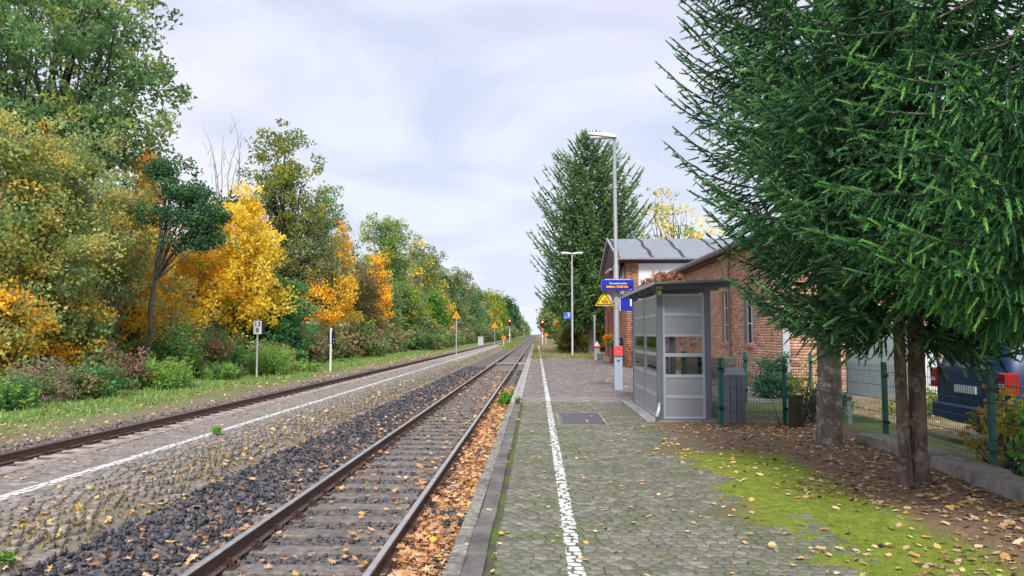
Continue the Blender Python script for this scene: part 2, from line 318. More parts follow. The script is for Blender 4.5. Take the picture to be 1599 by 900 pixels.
class MB:
    """collects boxes, tubes and prisms into one mesh"""
    def __init__(s): s.v = []; s.f = []; s.m = []; s.sm = []
    def add(s, vs, fs, mi=0, sm=False):
        n = len(s.v); s.v += [tuple(v) for v in vs]; s.f += [tuple(i + n for i in f) for f in fs]; s.m += [mi] * len(fs); s.sm += [sm] * len(fs); return s
    def box(s, x0, x1, y0, y1, z0, z1, mi=0, bev=0.0, M=None):
        if bev > 0:
            b = bev; vs = []; 
            for (z, i) in ((z0, 0), (z1 - b, 0), (z1, b)):
                vs += [(x0 + i, y0 + i, z), (x1 - i, y0 + i, z), (x1 - i, y1 - i, z), (x0 + i, y1 - i, z)]
            fs = [(3, 2, 1, 0), (8, 9, 10, 11)] + [(a + j, a + (j + 1) % 4, a + 4 + (j + 1) % 4, a + 4 + j) for a in (0, 4) for j in range(4)]
        else:
            vs = [(x0, y0, z0), (x1, y0, z0), (x1, y1, z0), (x0, y1, z0), (x0, y0, z1), (x1, y0, z1), (x1, y1, z1), (x0, y1, z1)]
            fs = [(3, 2, 1, 0), (4, 5, 6, 7), (0, 1, 5, 4), (1, 2, 6, 5), (2, 3, 7, 6), (3, 0, 4, 7)]
        if M is not None: vs = [tuple(M @ Vector(v)) for v in vs]
        return s.add(vs, fs, mi)
    def tube(s, pts, rad, n=8, mi=0, sm=True, cap=True):
        pts = [Vector(p) for p in pts]; rad = rad if isinstance(rad, (list, tuple)) else [rad] * len(pts); vs = []; fs = []
        for i, p in enumerate(pts):
            t = (pts[min(i + 1, len(pts) - 1)] - pts[max(i - 1, 0)]).normalized()
            a = Vector((1, 0, 0)) if abs(t.x) < 0.8 else Vector((0, 1, 0)); u = t.cross(a).normalized(); v = t.cross(u)
            for k in range(n):
                an = 2 * math.pi * k / n; vs.append(p + (u * math.cos(an) + v * math.sin(an)) * rad[i])
        for i in range(len(pts) - 1):
            for k in range(n): fs.append((i * n + k, i * n + (k + 1) % n, (i + 1) * n + (k + 1) % n, (i + 1) * n + k))
        s.add(vs, fs, mi, sm)
        if cap: s.add(vs[:n], [tuple(range(n - 1, -1, -1))], mi); s.add(vs[-n:], [tuple(range(n))], mi)
        return s
    def prism(s, poly, fn, d0, d1, mi=0):
        """poly 2-D outline; fn(u, v, d) -> point; between depths d0 and d1"""
        n = len(poly); vs = [fn(u, v, d0) for u, v in poly] + [fn(u, v, d1) for u, v in poly]
        fs = [tuple(range(n)), tuple(range(2 * n - 1, n - 1, -1))] + [(i, n + i, n + (i + 1) % n, (i + 1) % n) for i in range(n)]
        return s.add(vs, fs, mi)
    def mesh(s, name):
        me = bpy.data.meshes.new(name); me.from_pydata(s.v, [], s.f)
        me.polygons.foreach_set('material_index', s.m); me.polygons.foreach_set('use_smooth', s.sm)
        bm = bmesh.new(); bm.from_mesh(me); bmesh.ops.recalc_face_normals(bm, faces=bm.faces); bm.to_mesh(me); bm.free()
        me.update(); return me
    def build(s, name, mat, parent=None, loc=None): return link(name, s.mesh(name), mat, parent, loc)
def text(txt, size, M, mat, parent, name='lettering', ext=0.003, bold=0.0, ax='CENTER', sx=1.0):
    c = bpy.data.curves.new(name, 'FONT'); c.body = txt; c.size = size; c.align_x = ax; c.align_y = 'CENTER'; c.extrude = ext; c.offset = bold; c.resolution_u = 2
    t = bpy.data.objects.new(name + '_src', c); COL.objects.link(t)
    bpy.context.view_layer.update(); dg = bpy.context.evaluated_depsgraph_get()
    me = bpy.data.meshes.new_from_object(t.evaluated_get(dg)); bpy.data.objects.remove(t); me.name = name
    me.transform(M @ Matrix.Diagonal((sx, 1, 1, 1))); me.materials.clear()
    return link(name, me, mat, parent)
# text facing the camera (towards -Y): x right, z up
def FACE(x, y, z): return Matrix.Translation((x, y, z)) @ Matrix.Rotation(R(90), 4, 'X')

def rots(n, mode='any', tilt=0.35):
    """n random rotation matrices"""
    if mode == 'any':
        q = RNG.normal(size=(n, 4)); q /= np.linalg.norm(q, axis=1)[:, None]
    else:
        a = RNG.uniform(0, 2 * np.pi, n); t = RNG.normal(0, tilt, n); b = RNG.uniform(0, 2 * np.pi, n)
        qz = np.stack([np.cos(a / 2), 0 * a, 0 * a, np.sin(a / 2)], 1); qt = np.stack([np.cos(t / 2), np.sin(t / 2) * np.cos(b), np.sin(t / 2) * np.sin(b), 0 * a], 1)
        w1, x1, y1, z1 = qt.T; w2, x2, y2, z2 = qz.T
        q = np.stack([w1*w2-x1*x2-y1*y2-z1*z2, w1*x2+x1*w2+y1*z2-z1*y2, w1*y2-x1*z2+y1*w2+z1*x2, w1*z2+x1*y2-y1*x2+z1*w2], 1)
    w_, x, y, z = q.T; M = np.empty((n, 3, 3))
    M[:, 0, 0] = 1-2*(y*y+z*z); M[:, 0, 1] = 2*(x*y-z*w_); M[:, 0, 2] = 2*(x*z+y*w_)
    M[:, 1, 0] = 2*(x*y+z*w_); M[:, 1, 1] = 1-2*(x*x+z*z); M[:, 1, 2] = 2*(y*z-x*w_)
    M[:, 2, 0] = 2*(x*z-y*w_); M[:, 2, 1] = 2*(y*z+x*w_); M[:, 2, 2] = 1-2*(x*x+y*y)
    return M
def stamp(TV, TF, T, M, S):
    """place template (k verts) at n places; returns V, F"""
    n = len(T); k = len(TV); S = np.asarray(S); S = S[:, None, None] if S.ndim == 1 else S[:, None, :]
    V = np.einsum('nij,nkj->nki', M, TV[None] * S) + T[:, None, :]
    F = (TF[None] + (np.arange(n) * k)[:, None, None]).reshape(-1, TF.shape[1])
    return V.reshape(-1, 3), F
def jit(cols, n, v=0.2):
    """n colours from weighted palette with brightness jitter"""
    cs = np.array([c[:3] for c in cols]); ws = np.array([c[3] if len(c) > 3 else 1 for c in cols], float); ws /= ws.sum()
    return cs[RNG.choice(len(cs), n, p=ws)] * RNG.uniform(1 - v, 1 + v, (n, 1))

# ================================================================== GROUND
def sheet(name, xs, zs, y0, y1, mat, kind='structure', ny=40, wob=0.0):
    ys = np.linspace(y0, y1, ny) if ny < 3 else y0 + (y1 - y0) * np.linspace(0, 1, ny) ** 2.2
    V = np.array([(x, y, z + (RNG.uniform(-wob, wob) if 0 < i < len(xs) - 1 else 0)) for y in ys for i, (x, z) in enumerate(zip(xs, zs))]); nx = len(xs)
    F = [(j * nx + i, j * nx + i + 1, (j + 1) * nx + i + 1, (j + 1) * nx + i) for j in range(len(ys) - 1) for i in range(nx - 1)]
    o = link(name, npmesh(name, V, F), mat); meta(o, kind=kind); return o
g = sheet('ground', [-3000, -60, -24, -18, -14, -12, -10.4, -9.95, -9.9, -0.62, -0.615], [-0.3, -0.3, -0.3, -0.42, -0.48, -0.5, -0.52, -0.56, -0.62, -0.62, -0.62], -40, 3500, VERGE, ny=60)
meta(g, 'grassy and earthy railway land running to the horizon')
g2 = sheet('yard_ground', [-0.61, -0.605, 3, 3000], [-0.64, -0.075, -0.075, -0.075], -40, 3500, YARD, ny=40)
meta(g2, 'leaf strewn earth of the station yard and path')
tb = sheet('track_bed', [-10.3, -9.9, -6.50, -6.49, -4.75, -4.70, -4.4, -3.6, -0.75, -0.64], [-0.535, -0.565, -0.565, -0.575, -0.575, -0.50, -0.50, -0.565, -0.565, -0.55], -20, 900, BED, ny=60)
meta(tb, 'stone ballast bed of the two railway tracks')

# rocks
def rock_templates(n):
    out = []
    for k in range(n):
        bm = bmesh.new(); sx, sy, sz = random.uniform(1.0, 1.5), random.uniform(.75, 1.05), random.uniform(.5, .8)
        for i in range(9):
            v = Vector((random.gauss(0, 1), random.gauss(0, 1), random.gauss(0, 1))).normalized() * random.uniform(.85, 1.1); bm.verts.new((v.x * sx, v.y * sy, v.z * sz))
        bmesh.ops.convex_hull(bm, input=bm.verts); bmesh.ops.delete(bm, geom=[v for v in bm.verts if not v.link_faces], context='VERTS')
        bmesh.ops.triangulate(bm, faces=bm.faces); bm.verts.index_update(); V = np.array([v.co[:] for v in bm.verts]); F = np.array([[v.index for v in f.verts] for f in bm.faces]); bm.free(); out.append((V, F))
    return out
ROCKS = rock_templates(8)
def scatter_rocks(name, label, P, size, cols, parent=None):
    Vs, Fs, Ts, off = [], [], [], 0; idx = RNG.integers(0, len(ROCKS), len(P))
    for k, (TV, TF) in enumerate(ROCKS):
        s_ = idx == k
        if not s_.any(): continue
        p = P[s_]; V, F = stamp(TV, TF, p, rots(len(p)), size[s_]); c = np.repeat(jit(cols, len(p), 0.35), len(TV), 0)
        Vs.append(V); Fs.append(F + off); Ts.append(c); off += len(V)
    o = link(name, npmesh(name, np.concatenate(Vs), np.concatenate(Fs), np.concatenate(Ts)), ROCK, parent); meta(o, label, kind='stuff'); return o
def along(n, x0, x1, y0, y1, power=1.7):
    """random ground points, denser near the camera"""
    return np.stack([RNG.uniform(x0, x1, n), y0 + (y1 - y0) * RNG.uniform(0, 1, n) ** power], 1)
DARKR = [(0.075, 0.078, 0.098, 4), (0.125, 0.125, 0.145, 3), (0.04, 0.041, 0.052, 2), (0.19, 0.17, 0.165, 1.2), (0.25, 0.19, 0.16, .5)]
BROWNR = [(0.13, 0.11, 0.10, 3), (0.085, 0.075, 0.075, 3), (0.2, 0.16, 0.135, 2), (0.055, 0.055, 0.062, 2)]
# dark shoulder between island and near track
P = along(9300, -4.72, -3.05, 3.9, 48, 1.9); zz_ = np.interp(P[:, 0], [-4.72, -4.4, -3.6, -3.0], [-0.50, -0.48, -0.545, -0.55])
sz = RNG.uniform(0.016, 0.044, len(P)) * (1 + P[:, 1] * 0.012)
scatter_rocks('ballast_stones', 'dark grey crushed stone heaped between island platform and near track', np.c_[P, zz_ + RNG.uniform(-.012, .02, len(P))], sz, DARKR)
P = along(11500, -3.6, -0.72, 3.9, 44, 1.8)
on_ = (np.abs(P[:, 0] + 2.155) < 1.28) & (np.abs((P[:, 1] - 3.75 + .31) % .62 - .31) < .135); P = P[~on_ | (RNG.uniform(0, 1, len(P)) < .06)]
sz = RNG.uniform(0.013, 0.034, len(P)) * (1 + P[:, 1] * 0.012)
scatter_rocks('ballast_stones', 'mixed brown and grey ballast under the near track', np.c_[P, np.where(np.abs((P[:, 1] - 3.44) % .62 - .31) < .135, -.548, -.560) + RNG.uniform(-.012, .012, len(P)) + .02 * (np.abs(P[:, 0] + 2.155) > 1.1)], sz, DARKR + DARKR + BROWNR)
P = along(7500, -10.3, -6.6, 8.5, 70, 1.5); on_ = (np.abs(P[:, 0] + 8.08) < 1.27) & (np.abs((P[:, 1] - 6.2 + .31) % .62 - .31) < .14); P = P[~on_]; sz = RNG.uniform(0.02, 0.05, len(P)) * (1 + P[:, 1] * 0.008)
scatter_rocks('ballast_stones', 'rust brown ballast along the far track', np.c_[P, -0.575 + RNG.uniform(-.012, .02, len(P)) + .03 * (np.abs(P[:, 0] + 8.08) > 1.3)], sz,
              [(0.30, 0.235, 0.205, 3), (0.19, 0.155, 0.15, 3), (0.40, 0.34, 0.31, 2), (0.11, 0.10, 0.11, 1)])

# ================================================================== TRACKS
RP = [(-.07, 0), (.07, 0), (.07, .012), (.012, .03), (.009, .11), (.033, .125), (.036, .15), (.03, .159), (.018, .163), (-.018, .163), (-.03, .159), (-.036, .15), (-.033, .125), (-.009, .11), (-.012, .03), (-.07, .012)]
def rail(parent, x, z, y0, y1, top):
    mb = MB(); n = len(RP); ys = [y0, 20, 60, 200, y1]
    for i in range(n):
        (a, b_), (c, d_) = RP[i], RP[(i + 1) % n]; mi = 1 if (6 <= i <= 10) else 0
        for j in range(len(ys) - 1):
            mb.add([(a, ys[j], b_), (c, ys[j], d_), (c, ys[j + 1], d_), (a, ys[j + 1], b_)], [(0, 1, 2, 3)], mi)
    mb.add([(u, y0, v) for u, v in RP], [tuple(range(n))], 0)
    return mb.build('rail', [RUST, top], parent, (x, 0, z))
def sleeper_mesh(mat, L=2.5, wd=0.25):
    me = MB().box(-L / 2, L / 2, -wd / 2, wd / 2, -0.10, 0.0, bev=0.012).mesh('sleeper'); me.materials.append(mat); return me
def fast_mesh():
    mb = MB().box(-.17, .17, -.075, .075, 0, .014)          # base plate
    for s_ in (-1, 1):
        mb.box(s_ * .075 - .022, s_ * .075 + .022, -.055, .055, .014, .05)
        for y_ in (-.035, .035): mb.tube([(s_ * .12, y_, .014), (s_ * .12, y_, .055)], .017, 6)
        mb.tube([(s_ * .09, 0, .05), (s_ * .09, 0, .088)], .02, 6)
    me = mb.mesh('fastening'); me.materials.append(CLIP); return me
FAST = fast_mesh()
def track(label, xc, smat, top, y_first, n_ind, n_fast, spacing=0.62, g=0.75):
    t = empty('railway_track', (xc, 0, -0.543), label, 'railway track')
    for s_ in (-g, g): rail(t, s_, 0.012, -15 if xc > -5 else -15, 900, top)
    sm = sleeper_mesh(smat)
    for i in range(n_ind):
        o = link('sleeper', sm, None, t, (random.uniform(-.02, .02), y_first + i * spacing, 0.0)); o.rotation_euler = (0, 0, random.uniform(-.008, .008))
        if i < n_fast:
            for s_ in (-g, g): link('rail_fastening', FAST, None, o, (s_, 0, 0.0))
    mb = MB()
    for i in range(n_ind, n_ind + 230): y = y_first + i * spacing; mb.box(-1.25, 1.25, y - .12, y + .12, -.1, 0)
    o = mb.build('sleeper_rows', smat, t); meta(o, kind='stuff')
    mb = MB()
    for i in range(n_fast, n_ind):
        y = y_first + i * spacing
        for s_ in (-g, g): mb.box(s_ - .15, s_ + .15, y - .07, y + .07, 0, .05)
    o = mb.build('fastening_rows', CLIP, t); meta(o, kind='stuff')
    return t
track('near railway track with worn shiny rail heads beside the leaf filled platform edge', -2.155, SLEEP, STEEL, 3.75, 110, 34)
track('far railway track with dull rusty rails beyond the island platform', -8.08, SLEEPC, RUSTTOP, 6.2, 150, 30)

# ================================================================== PLATFORM PAVING
def hexsett(j=0.13):
    """unit sett (1 x 1), hexagonal outline, rounded top, 28 triangles"""
    base = [(-.5, -.22), (0, -.5), (.5, -.25), (.5, .22), (0, .5), (-.5, .25)]
    base = [(x + random.uniform(-j, j) * .5, y + random.uniform(-j, j) * .5) for x, y in base]
    vs = [(x, y, -1) for x, y in base] + [(x, y, -.28) for x, y in base] + [(x * .84, y * .80, 0) for x, y in base]
    fs = []
    for a in (0, 6):
        for k in range(6): i, jn = a + k, a + (k + 1) % 6; fs += [(i, jn, jn + 6), (i, jn + 6, i + 6)]
    fs += [(12, 13, 14), (12, 14, 15), (12, 15, 16), (12, 16, 17)]
    return np.array(vs), np.array(fs)
def boxsett(j=0.06, ins=0.1):
    base = [(-.5, -.5), (.5, -.5), (.5, .5), (-.5, .5)]; base = [(x + random.uniform(-j, j), y + random.uniform(-j, j)) for x, y in base]
    vs = [(x, y, -1) for x, y in base] + [(x, y, -.3) for x, y in base] + [(x * (1 - 2 * ins), y * (1 - 2 * ins), 0) for x, y in base]; fs = []
    for a in (0, 4):
        for k in range(4): i, jn = a + k, a + (k + 1) % 4; fs += [(i, jn, jn + 4), (i, jn + 4, i + 4)]
    fs += [(8, 9, 10), (8, 10, 11)]
    return np.array(vs), np.array(fs)
def paving(parent, name, pieces, temps, mat, cols, n_ind=300, n_tint=3, v=0.16, stuffname=None, cheap=False):
    """pieces: array x, y, z, sx, sy, sz; the nearest 300 are objects of their own, the rest one mesh"""
    P = np.array(pieces); D = np.hypot(P[:, 0], P[:, 1]); vis = (P[:, 1] > 3.9) & (np.abs(P[:, 0]) < P[:, 1] * 0.78)
    order = np.argsort(np.where(vis, D, D + 1000)); near, rest = P[order[:n_ind]], P[order[n_ind:]]
    mes = []
    for TV, TF in temps:
        for _ in range(n_tint):
            me = npmesh(name, TV, TF, jit(cols, 1, v)[0]); me.materials.append(mat); mes.append(me)
    for p in near:
        o = link(name, random.choice(mes), None, parent, tuple(p[:3])); o.scale = tuple(p[3:6]); o.rotation_euler = (random.gauss(0, .02), random.gauss(0, .02), random.gauss(0, .05))
    if cheap: temps = [(BT2[0], BT2[1])]
    Vs, Fs, Ts, off = [], [], [], 0; idx = RNG.integers(0, len(temps), len(rest))
    for k, (TV, TF) in enumerate(temps):
        p = rest[idx == k]
        if not len(p): continue
        V, F = stamp(TV, TF, p[:, :3], rots(len(p), 'z', 0.02) if False else small_rots(len(p)), p[:, 3:6])
        Vs.append(V); Fs.append(F + off); Ts.append(np.repeat(jit(cols, len(p), v), len(TV), 0)); off += len(V)
    o = link(stuffname or name + '_rows', npmesh(name, np.concatenate(Vs), np.concatenate(Fs), np.concatenate(Ts)), mat, parent); meta(o, kind='stuff'); return o
def small_rots(n):
    a = RNG.normal(0, .04, n); b_ = RNG.normal(0, .02, n); c = RNG.normal(0, .02, n)
    M = np.zeros((n, 3, 3)); M[:, 0, 0] = M[:, 1, 1] = M[:, 2, 2] = 1
    M[:, 0, 1] = -a; M[:, 1, 0] = a; M[:, 0, 2] = b_; M[:, 2, 0] = -b_; M[:, 1, 2] = -c; M[:, 2, 1] = c
    return M
BT2 = (np.array([(-.5, -.5, -1), (.5, -.5, -1), (.5, .5, -1), (-.5, .5, -1), (-.49, -.48, 0), (.49, -.48, 0), (.49, .48, 0), (-.49, .48, 0)]), np.array([(4, 5, 6), (4, 6, 7), (0, 1, 5), (0, 5, 4), (1, 2, 6), (1, 6, 5), (2, 3, 7), (2, 7, 6), (3, 0, 4), (3, 4, 7)]))
plat = sheet('platform', [-0.37, 0.5, 1.4, 2.0, 2.6, 3.4, 6.5], [-0.022] * 7, -12, 49, JOINT, ny=30)
meta(plat, 'mossy cobbled platform with a painted white safety line')
HEX = [hexsett() for _ in range(7)]; BOXS = [boxsett() for _ in range(4)]
pcs = []; y = 3.2; r = 0
while y < 17.7:
    dy = random.uniform(.074, .088); x = -0.31 + (0.055 if r % 2 else 0)
    wv = 0.02 * math.sin(y * 3.1)
    xr = 2.35
    if y > 12.9: xr = 2.1
    while x < xr:
        wx = random.uniform(.088, .118)
        if not (0.42 < x < 1.22 and 13.25 < y < 15.35):
            pcs.append((x + wx / 2, y + 0.018 * math.sin(x * 7 + y * 2) + wv * 0.3, random.gauss(0, .0025), wx * .98, dy * 1.28, .04))
        x += wx
    y += dy; r += 1
GREYS = [(0.225, 0.215, 0.17, 4), (0.19, 0.185, 0.145, 3), (0.27, 0.255, 0.205, 2), (0.165, 0.17, 0.12, 2)]
paving(plat, 'sett', pcs, HEX, SETT, GREYS)
# straight row of setts by the kerb
# rectangular pavers further along
pcs = []; y = 17.82
r = 0
while y < 48.6:
    x = -0.36 + (0.10 if r % 2 else 0.0)
    while x < 6.3:
        if not (2.1 < x < 3.45 and y < 17.8): pcs.append((x + .1, y + .05, random.gauss(0, .002), .194, .094, .04))
        x += .2
    y += .1; r += 1
paving(plat, 'paver', pcs, [boxsett(.01, .03) for _ in range(3)], PAVER, [(0.27, 0.235, 0.225, 3), (0.23, 0.205, 0.20, 3), (0.31, 0.27, 0.25, 2), (0.20, 0.18, 0.17, 1)], cheap=True)
# kerb stones: outer and inner line of slabs
ke = MB(); slab_o = MB().box(-.058, .058, -.497, .497, -.30, 0, bev=.008).mesh('edge_stone'); slab_o.materials.append(CONCL)
slab_i = MB().box(-.072, .072, -.497, .497, -.12, 0, bev=.006).mesh('edge_slab'); slab_i.materials.append(CONCD)
slab_i2 = MB().box(-.072, .072, -.497, .497, -.12, 0, bev=.006).mesh('edge_slab'); slab_i2.materials.append(CONC)
slab_o2 = MB().box(-.058, .058, -.497, .497, -.30, 0, bev=.008).mesh('edge_stone'); slab_o2.materials.append(CONC)
edge = empty('platform_edge', (0, 0, 0), 'pale and dark concrete coping stones along the cobbled platform edge', 'kerb')
for i in range(60):
    y = 3.0 + i * 1.0
    far_ = y > 17.6
    for (me, x) in ((slab_o2 if far_ else slab_o, -.572), (slab_i2 if far_ else slab_i, -.437)):
        o = link('coping_stone', me, None, edge, (x + random.gauss(0, .003), y, .012 + random.gauss(0, .003))); o.rotation_euler = (random.gauss(0, .003), random.gauss(0, .008), random.gauss(0, .002))
MB().box(-.615, -.52, 2.4, 120, -.62, -.29).build('edge_wall', CONCD, edge)
MB().box(-.62, -.38, 62.6, 118, -.2, -.01).build('coping_strip', CONC, edge)
# metal cover in the setts
cv = empty('access_cover', (0.83, 14.3, -0.004), 'flat dark access cover let into the cobbles beside the white line', 'cover')
MB().box(-.39, .39, -1.0, 1.0, -.03, .0, bev=.004).build('plate', COVER, cv)
fr_ = MB(); fr_.box(-.45, -.40, -1.06, 1.06, -.03, .004); fr_.box(.40, .45, -1.06, 1.06, -.03, .004); fr_.box(-.395, .395, -1.06, -1.01, -.03, .004); fr_.box(-.395, .395, 1.01, 1.06, -.03, .004)
fr_.build('cover_frame', CONCB, cv)

# far white marks beyond the pavers
mk_ = MB()
for y in range(50, 110, 4): mk_.box(.21, .33, y, y + 2.1, -.07, -.045, bev=.004)
o = mk_.build('line_stones', WHITE); meta(o, 'broken line of white painted stones on the earthen far platform', 'marking')

# moss and litter strip between setts and fence: gently bumpy sheet
xs = np.concatenate([np.linspace(1.2, 5.2, 90)]); ys = np.linspace(1.0, 13.9, 230)
X, Y = np.meshgrid(xs, ys)
def gz(x, y):
    h = 0.03 * np.sin(x * 1.9 + 0.7) * np.sin(y * 1.3) + 0.012 * np.sin(x * 7.3 + y * 3.1) * np.cos(y * 6.1) + 0.006 * np.sin(x * 17 + 3) * np.sin(y * 19)
    k = np.clip((x - 1.95) / 0.9, 0, 1)
    rag = 0.26 * np.sin(y * 1.9 + 1) + 0.16 * np.sin(y * 5.3 + x * 2) + 0.10 * np.sin(y * 11.7 - x * 9) + 0.07 * np.sin(x * 31 + y * 23)
    base = -0.05 + 0.058 * np.clip((x - 1.32 + rag) / 0.70, 0, 1)
    k2 = np.clip((13.5 - y) / .5, 0, 1)
    return np.where(y > 13.0, np.minimum(base, -0.02 * (x < 2.2)), base) + h * k * k2 + 0.02 * k * np.clip((x - 3) / 1.5, 0, 1)
Z = gz(X, Y); V = np.stack([X.ravel(), Y.ravel(), Z.ravel()], 1); nx = len(xs)
i0 = np.arange(len(ys) - 1)[:, None] * nx + np.arange(nx - 1)[None]; i0 = i0.ravel()
o = link('moss_ground', npmesh('moss_ground', V, np.stack([i0, i0 + 1, i0 + nx + 1, i0 + nx], 1), smooth=True), MOSS); meta(o, 'mossy ground with needle litter under the spruces', kind='structure')
MOSSG = o
# moss tufts
n = 42000; P = along(n, 1.7, 4.6, 3.8, 11.0, 1.2)
cen_ = 2.55
wob = 0.35 * np.sin(P[:, 1] * 2.1 + P[:, 0]) + 0.2 * np.sin(P[:, 1] * 5.2 - P[:, 0] * 3) + RNG.normal(0, .18, n)
P = P[np.abs(P[:, 0] - cen_) < 0.80 + wob * 0.7]; n = len(P)
TV = np.array([(-.12, 0, 0), (.12, 0, 0), (0, .35, 1.0)]); TF = np.array([(0, 1, 2)])
V, F = stamp(TV, TF, np.c_[P, gz(P[:, 0], P[:, 1]) - .002], rots(n, 'z', .5), RNG.uniform(.010, .026, n))
o = link('moss', npmesh('moss', V, F, np.repeat(jit([(0.21, 0.32, 0.055, 3), (0.29, 0.40, 0.08, 3), (0.16, 0.21, 0.05, 2)], n, .25), 3, 0)), GRASS); meta(o, 'bright green moss carpet beside the cobbles', kind='stuff')
# green shoots in the sett joints
n = 9000; P = along(n, -0.35, 2.1, 3.8, 17, 1.4); keep = (np.sin(P[:, 0] * 5 + 1) * np.sin(P[:, 1] * 2.3) + RNG.normal(0, .5, n)) > .45; P = P[keep]; n = len(P)
V, F = stamp(TV, TF, np.c_[P, np.full(n, -.014)], rots(n, 'z', .4), RNG.uniform(.010, .022, n))
o = link('joint_moss', npmesh('joint_moss', V, F, np.repeat(jit([(0.14, 0.21, 0.03, 3), (0.2, 0.28, 0.04, 1), (0.09, 0.13, 0.02, 2)], n, .25), 3, 0)), GRASS); meta(o, 'thin moss and shoots in the joints of the platform setts', kind='stuff')

# ================================================================== ISLAND PLATFORM
isl = sheet('island_platform', [-6.46, -6.45, -5.9, -5.4, -5.15, -4.95, -4.75, -4.6, -4.45], [-.56, -.075, -.062, -.062, -.085, -.15, -.27, -.42, -.53], -5, 112, simple('island_soil', (0.27, 0.23, 0.185), 1.0, var=.45, sc=9, bs=.8, dirt=(0.17, 0.18, 0.085)), ny=60, wob=0)
meta(isl, 'low cobbled island platform between the tracks with a white line')
def izz(x): return float(np.interp(x, [-6.46, -5.9, -5.4, -5.15, -4.95, -4.75, -4.6], [-.06, -.05, -.05, -.073, -.14, -.262, -.415]))
pcs = []; y = 4.6; r = 0
while y < 46:
    s_ = 1 + max(0, y - 14) * 0.02; dy = random.uniform(.075, .095) * s_; x = -6.30 + (0.05 if r % 2 else 0)
    while x < -4.66 + .10 * math.sin(y * 2.1) + .06 * math.sin(y * 7.7):
        wx = random.uniform(.085, .12) * s_; pcs.append((x + wx / 2, y, izz(x + wx / 2) + random.gauss(0, .002) + (.001 if x > -5.1 else 0), wx * .96, dy * .97, .045)); x += wx
    y += dy; r += 1
paving(isl, 'sett', pcs, [boxsett(.05, .045) for _ in range(5)], SETT2, [(0.31, 0.27, 0.24, 3), (0.27, 0.24, 0.215, 3), (0.35, 0.31, 0.275, 2), (0.225, 0.21, 0.175, 1)])
far_isl = sheet('island_surface', [-6.31, -5.9, -5.4, -5.15, -4.95], [-.055, -.05, -.05, -.073, -.14], 46, 108, simple('island_far_surface', (0.31, 0.28, 0.24), 0.9, var=0.4, sc=5, bs=0.5), ny=12)
far_isl.parent = isl
lm = sheet('painted_line', [-5.475, -5.365], [-.046, -.046], 46, 106, WHITE, ny=12); lm.parent = isl
es = MB().box(-.075, .075, -.495, .495, -.45, 0, bev=.01).mesh('edge_stone'); es.materials.append(simple('island_edge', (0.33, 0.255, 0.225), 0.9, var=0.25, sc=6, bs=0.4))
for i in range(100):
    o = link('edge_stone', es, None, isl, (-6.39 + random.gauss(0, .008), 4 + i * 1.0, -.048 + random.gauss(0, .004)))
# the ballast-side flank of the island: low weeds
def blades(name, label, P, h, cols, wd=0.10, tilt=0.4, parent=None):
    n = len(P); TV = np.array([(-wd, 0, 0), (wd, 0, 0), (0, .25, 1.0)]); V, F = stamp(TV, np.array([(0, 1, 2)]), P, rots(n, 'z', tilt), h)
    o = link(name, npmesh(name, V, F, np.repeat(jit(cols, n, .25), 3, 0)), GRASS, parent); meta(o, label, kind='stuff'); return o
n = 7000; y = 4.5 + 100 * RNG.uniform(0, 1, n) ** 1.8; x = RNG.normal(-4.72, .12, n) - np.clip(y - 30, 0, 60) * .004
k = np.sin(y * 1.9) + .6 * np.sin(y * 4.7) + RNG.normal(0, .5, n) > -.1; x, y = x[k], y[k]
z = np.interp(x, [-5.4, -5.15, -4.95, -4.75, -4.6, -4.45], [-.055, -.08, -.145, -.265, -.415, -.525])
blades('weeds', 'low green and straw weeds along the island platform flank', np.c_[x, y, z], RNG.uniform(.03, .09, len(x)) * (1 + y * .008), [(0.26, 0.28, 0.09, 2), (0.45, 0.36, 0.19, 4), (0.34, 0.30, 0.14, 2)], .2, .8)

# ================================================================== FALLEN LEAVES
def maple():
    pr = [(0, -1.0)] ; ang = [-150, -120, -95, -60, -35, 0, 35, 60, 95, 120, 150]; rad = [.55, .35, .85, .42, .95, .5, .95, .42, .85, .35, .55]
    vs = [(0, 0, 0.0)]; a2 = [-160, -125, -100, -72, -45, -22, 0, 22, 45, 72, 100, 125, 160]; r2 = [.5, .4, .85, .45, .9, .5, 1.05, .5, .9, .45, .85, .4, .5]
    for a, q in zip(a2, r2): vs.append((math.sin(R(a)) * q, math.cos(R(a)) * q, random.uniform(-.12, .28) * q))
    fs = [(0, i + 1, i) for i in range(1, len(a2))]
    return np.array(vs) * .5, np.array(fs)
def oval():
    a2 = [0, 50, 100, 150, 210, 260, 310]; vs = [(0, 0, -.05)] + [(math.sin(R(a)) * .55, math.cos(R(a)) * (.8 if a == 0 else .62), random.uniform(-.06, .22)) for a in a2]
    return np.array(vs) * .6, np.array([(0, (i % 7) + 1, ((i + 1) % 7) + 1) for i in range(7)])
MAPLE = [maple() for _ in range(6)]; OVAL = [oval() for _ in range(4)]
ORL = [(0.70, 0.37, 0.18, 4), (0.78, 0.49, 0.27, 3), (0.50, 0.23, 0.10, 2), (0.80, 0.52, 0.12, 1), (0.34, 0.14, 0.065, .8), (0.78, 0.55, 0.34, 1.5)]
PALL = [(0.74, 0.53, 0.27, 3), (0.72, 0.43, 0.16, 2), (0.80, 0.62, 0.38, 2), (0.5, 0.27, 0.12, 1), (0.75, 0.56, 0.10, 1)]
